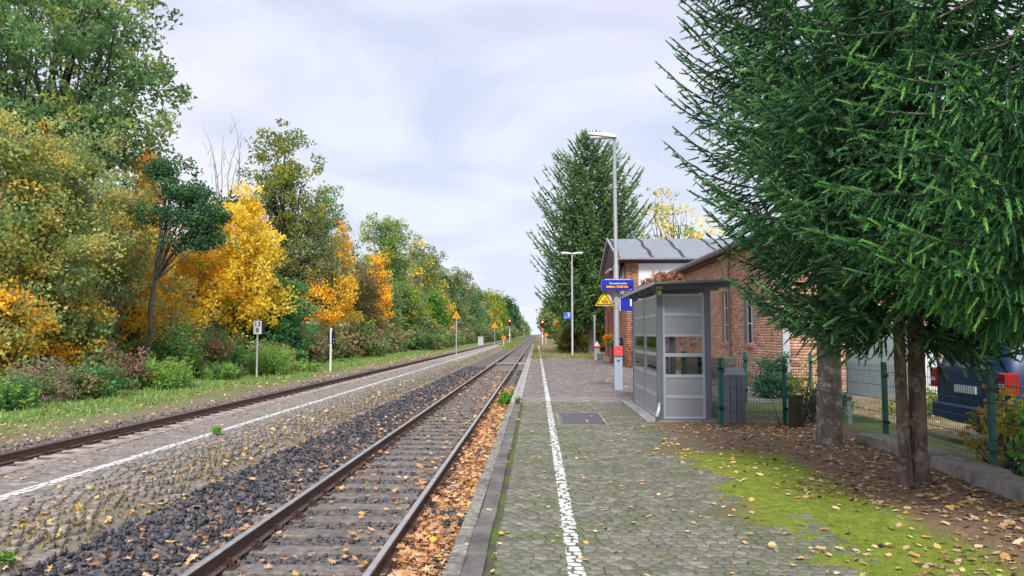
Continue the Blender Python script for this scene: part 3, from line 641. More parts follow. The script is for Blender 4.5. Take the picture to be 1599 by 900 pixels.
def leaves(name, label, P, size, cols, temps, tilt=.25, parent=None, n_ind=0):
    order = np.argsort(P[:, 1]); P = P[order]; size = size[order]; start = 0
    if n_ind:
        vis = np.where((np.abs(P[:, 0]) < P[:, 1] * 0.66) & (P[:, 1] > 4.3))[0][:n_ind]; mes = []
        for TV, TF in temps:
            for _ in range(4): me = npmesh('fallen_leaf', TV, TF, jit(cols, 1, .2)[0]); me.materials.append(FALLEN); mes.append(me)
        for i in vis:
            o = link('fallen_leaf', random.choice(mes), None, parent, tuple(P[i])); o.scale = (size[i],) * 3; o.rotation_euler = (random.gauss(0, tilt), random.gauss(0, tilt), random.uniform(0, 6.28))
        m_ = np.ones(len(P), bool); m_[vis] = False; P = P[m_]; size = size[m_]
    Vs, Fs, Ts, off = [], [], [], 0; idx = RNG.integers(0, len(temps), len(P))
    for k, (TV, TF) in enumerate(temps):
        s_ = idx == k; p = P[s_]
        if not len(p): continue
        V, F = stamp(TV, TF, p, rots(len(p), 'z', tilt), size[s_]); Vs.append(V); Fs.append(F + off); Ts.append(np.repeat(jit(cols, len(p), .22), len(TV), 0)); off += len(V)
    o = link(name, npmesh(name, np.concatenate(Vs), np.concatenate(Fs), np.concatenate(Ts)), FALLEN); meta(o, label, kind='stuff'); return o
def grow(y, k=.015): return 1 + np.clip(y - 5, 0, 60) * k
# dense drift between the near rail and the platform edge
n = 9500; y = 3.8 + 26 * RNG.uniform(0, 1, n) ** 1.45; x = RNG.uniform(-1.36, -.64, n); pat = .5 + .5 * np.sin(y * 1.1 + 1.3 * np.sin(y * .37))
keep = (RNG.uniform(0, 1, n) < np.clip(1.25 - (y - 20) * .06, .25, 1) * (.62 + .38 * np.sin(x * 9 + y * 2.7) * np.sin(y * 1.3))) & ((x > -1.25) | (RNG.uniform(0, 1, n) < .5)); x, y = x[keep], y[keep]
z = -.545 + RNG.uniform(0, .075, len(x)) + .05 * np.clip((x + 1.2) / .5, 0, 1)
leaves('leaf_drift', 'thick orange drift of fallen maple leaves between rail and platform', np.c_[x, y, z], RNG.uniform(.07, .125, len(x)) * grow(y), ORL, MAPLE, .5, tb, 110)
# on the track and shoulder
n = 3400; y = 3.8 + 40 * RNG.uniform(0, 1, n) ** 1.7; x = RNG.uniform(-4.6, -1.3, n); w_ = (np.exp(-((x + 1.6) / .25) ** 2) * 1.1 + np.exp(-((x + 3.25) / .3) ** 2) * .8 + .36) 
keep = RNG.uniform(0, 1, n) < w_; x, y = x[keep], y[keep]
leaves('scattered_leaves', 'loose orange leaves lying on the near track ballast', np.c_[x, y, np.full(len(x), -.515) + RNG.uniform(-.01, .02, len(x)) + np.where(x < -4, .04, 0)], RNG.uniform(.07, .12, len(x)) * grow(y), ORL, MAPLE, .4, tb, 90)
n = 700; y = 4.2 + 26 * RNG.uniform(0, 1, n) ** 1.5; x = RNG.normal(-4.72, .18, n)
leaves('island_leaves', 'yellow and tan leaves caught along the island platform flank', np.c_[x, y, np.array([izz(v) for v in x]) + .02 - np.clip(x + 4.6, 0, .2) * .6], RNG.uniform(.07, .12, n) * grow(y), PALL, MAPLE, .5, isl, 40)
n = 260; y = 5.5 + 60 * RNG.uniform(0, 1, n) ** 1.5; x = RNG.uniform(-6.3, -4.9, n)
leaves('island_surface_leaves', 'pale leaves scattered over the island platform', np.c_[x, y, np.array([izz(v) for v in x]) + .012], RNG.uniform(.05, .09, n) * grow(y), PALL, OVAL, .12)
# platform
n = 700; y = 3.9 + 42 * RNG.uniform(0, 1, n) ** 1.5; x = RNG.uniform(-.55, 3.0, n); x = np.where((y > 17), RNG.uniform(-.3, 4.2, n), x); k = (x < 2.1) | (y > 17.7); x, y = x[k], y[k]
leaves('platform_leaves', 'small pale leaves scattered on the platform paving', np.c_[x, y, np.full(len(x), .012)], RNG.uniform(.04, .07, len(x)) * grow(y, .02), PALL, OVAL, .18, plat, 120)
n = 2600; P = along(n, 1.5, 4.75, 3.8, 13.4, 1.0); k = RNG.uniform(0, 1, n) < np.clip(.25 + .3 * np.sin(P[:, 0] * 2 + P[:, 1]) + .5 * (P[:, 1] < 5.8) + .45 * (P[:, 1] > 11) + .6 * (P[:, 0] > 3.7), .08, 1); P = P[k]; n = len(P)
leaves('litter_leaves', 'tan and yellow leaves strewn over moss and needle litter', np.c_[P, gz(P[:, 0], P[:, 1]) + .014], RNG.uniform(.045, .10, n), PALL, OVAL + MAPLE[:2], .25, MOSSG, 150)
n = 2600; P = along(n, 2.4, 4.9, 4.4, 13.5, 1.0); k = P[:, 0] > 3.0 + .5 * np.sin(P[:, 1] * 2.2); P = P[k]; n = len(P)
leaves('brown_litter', 'dead brown leaf litter by the concrete kerb', np.c_[P, gz(P[:, 0], P[:, 1]) + .008], RNG.uniform(.035, .08, n), [(0.42, 0.25, 0.15, 3), (0.22, 0.12, 0.075, 2), (0.60, 0.41, 0.26, 3)], OVAL, .35)
n = 3000; P = np.stack([RNG.uniform(5.0, 15, n), RNG.uniform(4.5, 19.5, n)], 1)
leaves('yard_leaves', 'yellow leaves covering the yard behind the fence', np.c_[P, np.full(n, -.062) + RNG.uniform(0, .01, n)], RNG.uniform(.05, .10, n), PALL, OVAL + MAPLE[:2], .3)
cone = MB(); cone.tube([(-.045, 0, 0), (-.02, 0, .002), (.02, 0, .002), (.05, 0, 0)], [.008, .02, .019, .006], 8, sm=False); cme = cone.mesh('spruce_cone'); cme.materials.append(WOODD)
for i in range(22):
    x, y = RNG.uniform(2.0, 4.2), RNG.uniform(4.6, 9.8); o = link('spruce_cone', cme, None, None, (x, y, float(gz(x, y)) + .012)); o.rotation_euler = (random.gauss(0, .2), random.gauss(0, .2), random.uniform(0, 6.28)); o.scale = (random.uniform(.4, .75),) * 3
    meta(o, 'small dark spruce cone lying on the moss and litter', 'cone', 'fallen spruce cones')
# ================================================================== BUILDINGS
def brick_template():
    v = [(-.5, 0, -.5), (.5, 0, -.5), (.5, 0, .5), (-.5, 0, .5), (-.5, 1, -.5), (.5, 1, -.5), (.5, 1, .5), (-.5, 1, .5)]
    f = [(0, 1, 2), (0, 2, 3), (0, 4, 5), (0, 5, 1), (1, 5, 6), (1, 6, 2), (2, 6, 7), (2, 7, 3), (3, 7, 4), (3, 4, 0)]
    return np.array(v, float), np.array(f)
BT = brick_template()
RED = [(0.70, 0.40, 0.27, 4), (0.63, 0.33, 0.22, 3), (0.76, 0.47, 0.33, 3), (0.46, 0.20, 0.145, 1)]
REDD = [(0.54, 0.255, 0.17, 4), (0.46, 0.20, 0.135, 3), (0.62, 0.32, 0.21, 2), (0.25, 0.09, 0.07, 1)]
def brick_wall(parent, O, U, length, z0, z1, holes=(), cols=RED, top=None, n_ind=0, bw=.25, bh=.077, near=None, dark_below=None):
    """wall face through O along U; bricks stand 8 mm proud of the mortar; outward = U rotated -90 deg"""
    O = np.array(O, float); U = np.array(U, float); Nn = np.array([U[1], -U[0], 0.0]); 
    # backing (mortar) with holes: split in columns
    us = sorted({0.0, length} | {h[0] for h in holes} | {h[1] for h in holes}); mb = MB(); th = .28
    for a, b_ in zip(us[:-1], us[1:]):
        if b_ - a < 1e-4: continue
        segs = [(z0, None)]; hs = sorted([h for h in holes if h[0] <= a + 1e-6 and h[1] >= b_ - 1e-6], key=lambda h: h[2]); cur = z0
        def zt(u): return (top(u) if top else z1)
        def add(u0, u1, za, zb0, zb1):
            pts = []
            for dpt in (0, th):
                for (u, z) in ((u0, za), (u1, za), (u1, zb1), (u0, zb0)): q = O + U * u - Nn * dpt; pts.append((q[0], q[1], z))
            mb.add(pts, [(0, 1, 2, 3), (7, 6, 5, 4), (0, 4, 5, 1), (1, 5, 6, 2), (2, 6, 7, 3), (3, 7, 4, 0)])
        for h in hs:
            if h[2] > cur + 1e-4: add(a, b_, cur, h[2], h[2])
            cur = h[3]
        if cur < zt(a) or cur < zt(b_):
            if top:
                m2 = 6
                for q in range(m2):
                    ua, ub = a + (b_ - a) * q / m2, a + (b_ - a) * (q + 1) / m2; add(ua, ub, cur, zt(ua), zt(ub))
            else: add(a, b_, cur, z1, z1)
    mb.build('wall_core', MORTAR, parent)
    T, S, dk = [], [], []; nrow = int(((top(length / 2) + 1.2 if top else z1) - z0) / bh)
    for r in range(nrow):
        z = z0 + (r + .5) * bh; hdr = (r % 2 == 1); u = 0 if not hdr else -bw * .25; w0 = bw if not hdr else bw / 2
        w0 = bw / 2 if hdr else bw
        while u < length:
            ua, ub = max(u, 0), min(u + w0, length); u += w0
            if ub - ua < .03 or z + bh / 2 > (top((ua + ub) / 2) if top else z1 + .01): continue
            if any(h[0] - 1e-3 < (ua + ub) / 2 < h[1] + 1e-3 and h[2] < z < h[3] for h in holes): continue
            # clip against holes
            for h in holes:
                if h[2] < z < h[3]:
                    if ua < h[0] < ub: ub = h[0]
                    if ua < h[1] < ub: ua = h[1]
            if ub - ua < .02: continue
            p = O + U * (ua + ub) / 2 + Nn * (.008 + random.gauss(0, .0012)); T.append((p[0], p[1], z)); S.append((ub - ua - .011, .02, bh - .012)); dk.append(z)
    T, S = np.array(T), np.array(S); n = len(T); Mx = np.zeros((3, 3)); Mx[:, 0] = U; Mx[:, 1] = -Nn; Mx[2, 2] = 1
    c = jit(cols, n, .15)
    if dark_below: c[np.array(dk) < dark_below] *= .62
    ind = np.array([], int)
    if n_ind:
        D = np.hypot(T[:, 0] - near[0], (T[:, 2] - near[1]) * 1.3); ind = np.argsort(D)[:n_ind]
        ang = math.atan2(U[1], U[0]); mes = []
        for k in range(12): me = npmesh('brick', BT[0], BT[1], jit(cols, 1, .15)[0]); me.materials.append(BRICK); mes.append(me)
        for i in ind: o = link('brick', random.choice(mes), None, parent, tuple(T[i])); o.scale = tuple(S[i]); o.rotation_euler = (0, 0, ang)
    m_ = np.ones(n, bool); m_[ind] = False; T, S, c = T[m_], S[m_], c[m_]
    V, F = stamp(BT[0], BT[1], T, np.repeat(Mx[None], len(T), 0), S)
    o = link('brickwork', npmesh('brickwork', V, F, np.repeat(c, 8, 0)), BRICK, parent); meta(o, kind='stuff'); return o
def window(parent, O, U, u0, u1, z0, z1, rec=.14, bars=(0.45, 0.72), mull=True):
    """frame, panes and sill in an opening, built in wall coordinates"""
    O = Vector(O); U = Vector(U); Nn = Vector((U.y, -U.x, 0))
    def P(u, d, z): q = O + U * u - Nn * d; return (q.x, q.y, z)
    def bx(mb, a, b_, d0, d1, c, e):
        vs = [P(u, d, z) for z in (c, e) for (u, d) in ((a, d0), (b_, d0), (b_, d1), (a, d1))]
        mb.add(vs, [(3, 2, 1, 0), (4, 5, 6, 7), (0, 1, 5, 4), (1, 2, 6, 5), (2, 3, 7, 6), (3, 0, 4, 7)])
    fm = MB(); t = .055; bx(fm, u0, u0 + t, rec, rec + .06, z0, z1); bx(fm, u1 - t, u1, rec, rec + .06, z0, z1); bx(fm, u0 + t, u1 - t, rec, rec + .06, z0, z0 + t); bx(fm, u0 + t, u1 - t, rec, rec + .06, z1 - t, z1)
    H = z1 - z0
    for q in bars: bx(fm, u0 + t, u1 - t, rec + .004, rec + .056, z0 + H * q - .02, z0 + H * q + .02)
    if mull: bx(fm, (u0 + u1) / 2 - .03, (u0 + u1) / 2 + .03, rec - .004, rec + .064, z0 + t, z1 - t)
    w_ = fm.build('window', WINF, parent)
    g_ = MB(); bx(g_, u0 + t, u1 - t, rec + .026, rec + .032, z0 + t, z1 - t); g_.build('pane', GLASS, w_)
    c_ = MB(); bx(c_, u0 + .02, u1 - .02, rec + .12, rec + .125, z0, z1); c_.build('curtain', CURT, w_)
    s_ = MB(); bx(s_, u0 - .06, u1 + .06, -.07, rec, z0 - .09, z0 - .005); s_.build('sill', TIMBER if False else PINK, parent)
    return w_
# --- main station building (gable towards the track)
XS, YS0, YS1 = 4.3, 35.5, 45.0
st = empty('station_building', (XS, YS0, 0), 'brick station building with dark seamed metal roof and maroon gable behind the lamp mast', 'building')
def reparent_loc(o): return o
stp = st
# children coordinates are world: keep the empty at origin offset zero
st.location = (0, 0, 0)
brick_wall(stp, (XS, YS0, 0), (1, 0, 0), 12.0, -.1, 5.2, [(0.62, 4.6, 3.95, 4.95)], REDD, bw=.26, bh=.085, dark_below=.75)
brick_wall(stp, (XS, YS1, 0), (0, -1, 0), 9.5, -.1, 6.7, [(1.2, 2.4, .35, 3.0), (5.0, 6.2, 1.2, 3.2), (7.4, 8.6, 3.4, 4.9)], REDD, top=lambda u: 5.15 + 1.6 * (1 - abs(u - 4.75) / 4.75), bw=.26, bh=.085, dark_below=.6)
MB().box(XS + .58, XS + 4.7, YS0 - .05, YS0 - .01, 3.92, 4.98).build('boarded_panel', WHITE, stp)
MB().box(XS - .05, XS - .012, YS0 + .85, YS0 + 2.15, 3.35, 4.95).build('boarded_panel', WHITE, stp)
pk = MB(); pk.box(XS - .06, XS - .012, YS1 - 3.6, YS1 - .05, -.05, 3.3); pk.build('salmon_facade', PINK, stp)
dr = MB(); dr.box(XS - .10, XS - .062, YS1 - 2.4, YS1 - 1.2, .3, 2.9); dr.build('door', TIMBER, stp)
sp = MB()
for a in (YS1 - 3.55, YS1 - 2.55, YS1 - 1.1, YS1 - .15): sp.box(XS - .16, XS - .062, a, a + .16, -.05, 3.2)
sp.build('pilasters', PINK, stp)
window(stp, (XS, YS1, 0), (0, -1, 0), 5.0, 6.2, 1.2, 3.2)
fr0 = MB().box(XS - .26, XS + 12, YS0 - .30, YS0 - .012, 5.02, 5.18); fr0.build('eaves_board', TIMBER, stp)
# roof: two slopes, ridge along x
xr0, xr1 = XS - .45, XS + 12.4; zr, ze = 6.78, 5.18; ym = (YS0 + YS1) / 2
def slope(y_e, y_r, name):
    mb = MB(); sgn = 1 if y_r > y_e else -1
    vs = [(xr0, y_e, ze), (xr1, y_e, ze), (xr1, y_r, zr), (xr0, y_r, zr)]; vs += [(a, b_, c - .07) for a, b_, c in vs]
    mb.add(vs, [(0, 1, 2, 3), (7, 6, 5, 4), (0, 4, 5, 1), (1, 5, 6, 2), (2, 6, 7, 3), (3, 7, 4, 0)]); return mb.build(name, ROOFM, stp)
slope(YS0 - .45, ym, 'roof'); slope(YS1 + .45, ym - .002, 'roof')
k = 0
for xx in (xr0 + .12, 5.55, 7.05, 8.9, 10.75, 12.6, 14.4):
    mb = MB(); pts = []; 
    for q in range(9):
        t_ = q / 8; yy = YS0 - .44 + (ym - YS0 + .44) * t_; z_ = ze + (zr - ze) * t_ + .012; x_ = xx - .05 * math.sin(q * 1.7) + random.uniform(-.02, .02)
        w2 = .075 + random.uniform(-.015, .02); pts.append((x_ - w2, yy, z_)); pts.append((x_ + w2, yy, z_))
    mb.add(pts, [(2 * q, 2 * q + 1, 2 * q + 3, 2 * q + 2) for q in range(8)]); mb.build('roof_seam', TAR, stp)
bg_ = MB()
for (ya, yb) in ((YS0 - .47, ym), (YS1 + .47, ym)):
    vs = [(xr0 - .03, ya, ze - .06), (xr0 - .03, ya, ze + .05), (xr0 - .03, yb, zr + .05), (xr0 - .03, yb, zr - .10)]; vs += [(a + .05, b_, c) for a, b_, c in vs]
    bg_.add(vs, [(0, 1, 2, 3), (7, 6, 5, 4), (0, 4, 5, 1), (1, 5, 6, 2), (2, 6, 7, 3), (3, 7, 4, 0)])
bg_.build('bargeboard', PALEPOST, stp)
gb = MB()
for q in range(10):   # gable weather boards behind the barge
    ya = YS0 + .2 + q * .93; zt_ = 5.12 + 1.5 * (1 - abs(ya + .45 - ym) / 5.0); gb.box(XS - .30, XS - .262 + (q % 2) * .01, ya, ya + .91, 4.2 + .55 * abs(q - 4.5) / 5, zt_)
gb.build('gable_boards', TIMBER, stp)
gl_ = MB().box(XS - .50, XS - .36, YS0 + 3.0, YS0 + 5.4, 4.92, 5.02); gl_.build('wall_light', LAMPG, stp)
gu = MB(); gu.tube([(xr0 + .05, YS0 - .50, ze - .03), (xr1, YS0 - .50, ze - .03)], .07, 8); gu.build('gutter', GUTTER, stp)
# things on the wall
ck = empty('platform_clock', (3.46, 37.0, 0), 'round white station clock on a bracket behind the yellow warning triangle', 'clock')
c_ = MB(); c_.tube([(0, -.09, 3.28), (0, .09, 3.28)], .32, 24); c_.build('clock_case', simple('clock_case_teal', (0.10, 0.25, 0.28), .4, var=.1), ck)
c_ = MB(); c_.tube([(0, -.105, 3.28), (0, -.092, 3.28)], .285, 24); c_.build('clock_face', WHITE, ck)
c_ = MB()
for h_ in range(12): a = R(h_ * 30); c_.box(-.018, .018, -.112, -.106, .20, .265, M=Matrix.Translation((0, 0, 3.28)) @ Matrix.Rotation(a, 4, 'Y'))
c_.build('hour_marks', BLACK, ck)
for a, l_ in ((R(45), .15), (R(235), .22)):
    c_ = MB().box(-.014, .014, -.118, -.113, -.03, l_, M=Matrix.Translation((0, 0, 3.28)) @ Matrix.Rotation(a, 4, 'Y')); c_.build('clock_hand', BLACK, ck)
MB().box(.3, .83, -.03, .03, 3.25, 3.31).build('bracket', GALV, ck)

# --- lower wing
XW, YW0, YW1 = 6.54, 20.1, 35.45
wg = empty('station_wing', (0, 0, 0), 'long low brick wing with tall white windows beside the green fence', 'building')
# windows along the track side (y centres), width 1.05
wins = []
for yc in (33.6, 31.2, 28.6, 25.9, 23.1): wins.append((YW1 - yc - .5, YW1 - yc + .5, 1.28, 3.1))
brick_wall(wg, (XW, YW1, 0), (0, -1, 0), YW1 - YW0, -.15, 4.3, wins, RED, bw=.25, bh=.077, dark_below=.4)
for (a, b_, c, d) in wins: window(wg, (XW, YW1, 0), (0, -1, 0), a, b_, c, d, rec=.10, bars=(.36, .68))
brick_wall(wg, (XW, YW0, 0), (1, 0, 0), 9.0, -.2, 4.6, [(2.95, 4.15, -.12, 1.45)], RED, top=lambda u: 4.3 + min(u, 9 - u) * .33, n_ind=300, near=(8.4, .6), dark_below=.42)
# white boarded double door in the end wall
dd = empty('shed_door_anchor', (0, 0, 0), 'x', 'x'); bpy.data.objects.remove(dd)
db = MB().box(XW + 2.95, XW + 4.15, YW0 + .03, YW0 + .08, -.12, 1.45); door = db.build('door', WHITE, wg)
for i in range(12): MB().box(XW + 2.97 + i * .098, XW + 3.055 + i * .098, YW0 + .005, YW0 + .029, -.1, 1.43).build('door_board', WINF, door)
# downpipe at the corner, downpipe at the window
dp = MB(); dp.box(XW + .02, XW + .20, YW0 - .12, YW0 - .03, -.1, 3.9); dp.build('corner_board', PALEPOST, wg)
dp = MB(); dp.tube([(XW - .10, 25.05, -.05), (XW - .10, 25.05, 4.2)], .05, 8); dp.build('downpipe', simple('pipe_tan', (0.33, 0.24, 0.2), .6, var=.1), wg)
# roof of the wing: eave board, gutter, slope rising to the right
def wslope(x_e, x_r, z_e, z_r, name):
    mb = MB(); vs = [(x_e, YW0 - .35, z_e), (x_e, YW1 - .03, z_e), (x_r, YW1 - .03, z_r), (x_r, YW0 - .35, z_r)]; vs += [(a, b_, c - .09) for a, b_, c in vs]
    mb.add(vs, [(3, 2, 1, 0), (4, 5, 6, 7), (0, 1, 5, 4), (1, 2, 6, 5), (2, 3, 7, 6), (3, 0, 4, 7)]); mb.build(name, ROOFM, wg)
wslope(XW - .32, XW + 4.5, 4.42, 6.0, 'roof'); wslope(XW + 9.3, XW + 4.5, 4.42, 6.0, 'roof')
gu = MB(); gu.tube([(XW - .38, YW0 - .3, 4.39), (XW - .38, YW1 - .03, 4.39)], .10, 8)
for i in range(17): gu.box(XW - .47, XW - .29, YW0 + i * .9, YW0 + i * .9 + .03, 4.30, 4.475)
gu.build('gutter', GUTTER, wg)
MB().box(XW - .28, XW - .02, YW0 - .3, YW1 - .04, 4.22, 4.32).build('soffit', TIMBER, wg)

# ================================================================== SHELTER
sh = empty('waiting_shelter', (0, 0, 0), 'grey panelled waiting shelter with flat overhanging roof on the platform', 'shelter')
X0, X1, Y0, Y1 = 2.27, 3.15, 13.8, 17.3
base = MB().box(2.09, 3.32, 13.66, 17.65, -.05, .028, bev=.006); base.build('base_slab', CONC, sh)
# edging stones along the track side of the base
for i in range(8): MB().box(2.0, 2.083, 13.66 + i * .5, 14.155 + i * .5, -.05, .035, bev=.005).build('base_stone', CONC, sh)
def post(x, y, w_=.10, top=2.42): 
    return MB().box(x - w_ / 2, x + w_ / 2, y - w_ / 2, y + w_ / 2, .03, top, bev=.004).build('post', SPOST, sh)
post(X0, Y0, .105); post(X1, Y0, .105); post(X0, (Y0 + Y1) / 2, .06); post(X0, Y1, .08); post(X1, Y1, .10)
ROWS = [('p', 1.99, 2.30), ('p', 1.60, 1.93), ('g', 1.25, 1.555), ('g', .86, 1.185), ('p', .48, .80), ('p', .09, .42)]
BARS = [(2.30, 2.345), (1.93, 1.99), (1.555, 1.60), (1.185, 1.25), (.80, .86), (.42, .48), (.045, .09)]
def wallpanel(a, b_, fn, label=None):
    """a..b along wall; fn(u0,u1,d0,d1,z0,z1,mb) adds a box"""
    fm = MB(); st_ = .045
    fn(a, a + st_, -.022, .022, .045, 2.345, fm); fn(b_ - st_, b_, -.022, .022, .045, 2.345, fm)
    for z0, z1 in BARS: fn(a + st_, b_ - st_, -.018, .018, z0, z1, fm)
    o = fm.build('wall_frame', SFRAME, sh)
    for t_, z0, z1 in ROWS:
        m_ = MB(); fn(a + st_, b_ - st_, -.006, .006, z0, z1, m_); m_.build('panel' if t_ == 'p' else 'pane', SPANEL if t_ == 'p' else GLASS, o)
def fy(y): 
    return lambda u0, u1, d0, d1, z0, z1, mb: mb.box(u0, u1, y + d0, y + d1, z0, z1)
def fx(x):
    return lambda u0, u1, d0, d1, z0, z1, mb: mb.box(x + d0, x + d1, u0, u1, z0, z1)
wallpanel(X0 + .055, X1 - .055, fy(Y0)); wallpanel(X0 + .045, X1 - .055, fy(Y1))
wallpanel(Y0 + .055, (Y0 + Y1) / 2 - .032, fx(X0)); wallpanel((Y0 + Y1) / 2 + .032, Y1 - .042, fx(X0))
MB().box(X0 + .055, X1 - .055, Y0 - .03, Y0 + .03, .03, .05).build('threshold', SPOST, sh)
# roof: corrugated sheet on beams, rising slightly to the right
def zr_(x): return 2.47 + (x - 2.15) * .035
rx0, rx1, ry0, ry1 = 2.10, 3.62, 13.35, 18.35
rf = MB(); nrib = 28; prof = []
for i in range(nrib + 1):
    y = ry0 + (ry1 - ry0) * i / nrib; q = .018 if i % 2 else 0; prof.append((y, q))
for i in range(nrib):
    (ya, qa), (yb, qb) = prof[i], prof[i + 1]
    vs = [(rx0, ya, zr_(rx0) + .05 + qa), (rx1, ya, zr_(rx1) + .05 + qa), (rx1, yb, zr_(rx1) + .05 + qb), (rx0, yb, zr_(rx0) + .05 + qb)]; vs += [(a, b_, c - .012) for a, b_, c in vs]
    rf.add(vs, [(0, 1, 2, 3), (7, 6, 5, 4), (0, 4, 5, 1), (1, 5, 6, 2), (2, 6, 7, 3), (3, 7, 4, 0)])
rf.build('roof_sheet', SROOF, sh)
def beam(y, h=.055, w_=.06, x0=rx0 + .05, x1=rx1 - .03):
    mb = MB(); vs = [(x0, y - w_ / 2, zr_(x0) - h), (x1, y - w_ / 2, zr_(x1) - h), (x1, y + w_ / 2, zr_(x1) - h), (x0, y + w_ / 2, zr_(x0) - h)]; vs += [(a, b_, zr_(a) + .045) for a, b_, c in vs]
    mb.add(vs, [(3, 2, 1, 0), (4, 5, 6, 7), (0, 1, 5, 4), (1, 2, 6, 5), (2, 3, 7, 6), (3, 0, 4, 7)]); mb.build('roof_beam', SPOST, sh)
for y in (13.8, 14.7, 15.6, 16.5, 17.3): beam(y)
fa = MB(); fa.box(rx0 - .012, rx0 + .006, ry0, ry1, zr_(rx0) + .015, zr_(rx0) + .075); fa.build('fascia', SFRAME, sh)
ff = MB(); vs = [(rx0, ry0 - .012, zr_(rx0) + .03), (rx1, ry0 - .012, zr_(rx1) + .03), (rx1, ry0 - .012, zr_(rx1) + .072), (rx0, ry0 - .012, zr_(rx0) + .072)]; vs += [(a, b_ + .01, c) for a, b_, c in vs]
ff.add(vs, [(0, 1, 2, 3), (7, 6, 5, 4), (0, 4, 5, 1), (1, 5, 6, 2), (2, 6, 7, 3), (3, 7, 4, 0)]); ff.build('front_fascia', GUTTER, sh)
MB().box(X0 - .06, X0 + .06, Y0 - .062, Y0 - .054, 2.43, 2.49).build('beam_cap', SFRAME, sh)
MB().box(X1 - .06, X1 + .06, Y0 - .062, Y0 - .054, 2.36, 2.52).build('beam_cap', SPOST, sh)
MB().box(X0 - .03, X0 + .035, Y0 - .058, Y0 - .054, 2.32, 2.40).build('number_sticker', LEMON, sh)
pp = MB(); pp.tube([(X0 - .02, Y0 - .07, .34), (X0 - .04, Y0 - .075, .22), (X0 - .10, Y0 - .22, .09)], .038, 10); pp.build('downpipe_foot', ALU, sh)
pp = MB(); pp.tube([(X0 - .02, Y0 + .12, .30), (X0 - .09, Y0 - .02, .20), (X0 - .19, Y0 - .1, .12)], .03, 8)
# dry brown creeper heaped over the back of the roof -- built below with the plants

# ================================================================== LAMP MASTS
def lamp_head(parent, x, y, z, dx, L=.8, w_=.16):
    """flat street-lamp head pointing along dx (+-1)"""
    mb = MB(); prof = [(0, -.035, .05), (.12, -.06, .075), (.45, -.06, .09), (.8, -.05, .075), (1, -.03, .03)]; vs = []
    for (t_, lo, hi) in prof:
        ww = w_ * (0.55 + .45 * math.sin(math.pi * min(1, t_ * .9 + .12)))
        zt_ = z + t_ * .10
        vs += [(x + dx * L * t_, y - ww, zt_ + lo + .03), (x + dx * L * t_, y + ww, zt_ + lo + .03), (x + dx * L * t_, y + ww * .6, zt_ + hi), (x + dx * L * t_, y - ww * .6, zt_ + hi)]
    fs = [(3, 2, 1, 0), (16, 17, 18, 19)] + [(a * 4 + j, a * 4 + (j + 1) % 4, a * 4 + 4 + (j + 1) % 4, a * 4 + 4 + j) for a in range(4) for j in range(4)]
    mb.add(vs, fs); o = mb.build('lamp_head', LAMPW, parent)
    g_ = MB().box(x + dx * L * .3 if dx > 0 else x + dx * L * .92, x + dx * L * .92 if dx > 0 else x + dx * L * .3, y - w_ * .7, y + w_ * .7, z - .025, z + .012); g_.build('lamp_glass', LAMPG, o)
LX, LY = 2.33, 21.7
lm_ = empty('lamp_mast', (LX, LY, 0), 'tall galvanised lamp mast carrying the blue departure display', 'lamp post')
MB().tube([(0, 0, 0), (0, 0, 3.6), (0, 0, 3.65), (-.02, 0, 7.45)], [.085, .08, .062, .05], 14).build('pole', GALV, lm_)
lamp_head(lm_, .05, 0, 7.42, -1, .86)
for z in (2.35, 2.55, 3.0, 5.9): MB().tube([(0, 0, z), (0, 0, z + .05)], .095 if z < 3.5 else .07, 12).build('band_clamp', ALU, lm_)
bx_ = empty('validator_column', (LX + .02, LY - .16, 0), 'pale grey post cabinet with red ticket validator box in front of the lamp mast', 'ticket validator')
MB().box(-.115, .115, -.06, .06, 0, .97, bev=.005).build('cabinet', simple('cabinet_grey_blue', (0.36, 0.42, 0.50), .45, var=.06), bx_)
rb = MB().box(-.125, .125, -.10, .07, .975, 1.26, bev=.02).build('validator_box', REDP, bx_)
MB().box(-.05, .05, -.106, -.101, 1.09, 1.10).build('ticket_slot', WHITE, rb)
MB().box(-.04, .04, -.066, -.061, .80, .86).build('sticker', simple('sticker_blue', (.05, .15, .4), .4), bx_)
# departure display
dp_ = empty('departure_display', (LX, LY, 0), 'blue passenger information display with orange LED departure line on the lamp mast', 'display')
dbx = MB().box(-.44, .48, -.26, -.08, 2.86, 3.17, bev=.03).build('housing', BLUE, dp_)
MB().box(-.458, -.443, -.25, -.09, 2.87, 3.15).build('side_panel', BLUE2, dp_)
MB().box(-.36, .40, -.24, -.1, 3.172, 3.195).build('top_plate', LAMPW, dp_)
MB().box(-.36, .42, -.268, -.2612, 2.925, 3.01).build('led_screen', LED, dp_)
text('Fahrgastinformation', .062, FACE(.03, -.266, 3.065), WHITE, dp_, bold=.002)
text('Abfahrt 13:40 Uhr', .088, FACE(.0, -.272, 2.966), LEDO, dp_, name='led_text', bold=.0015, sx=.98)
MB().box(.36, .42, -.266, -.262, 2.885, 2.895).build('small_print', WHITE, dp_)
MB().box(-.07, .07, -.08, -.0, 2.93, 3.1).build('bracket', GALV, dp_)
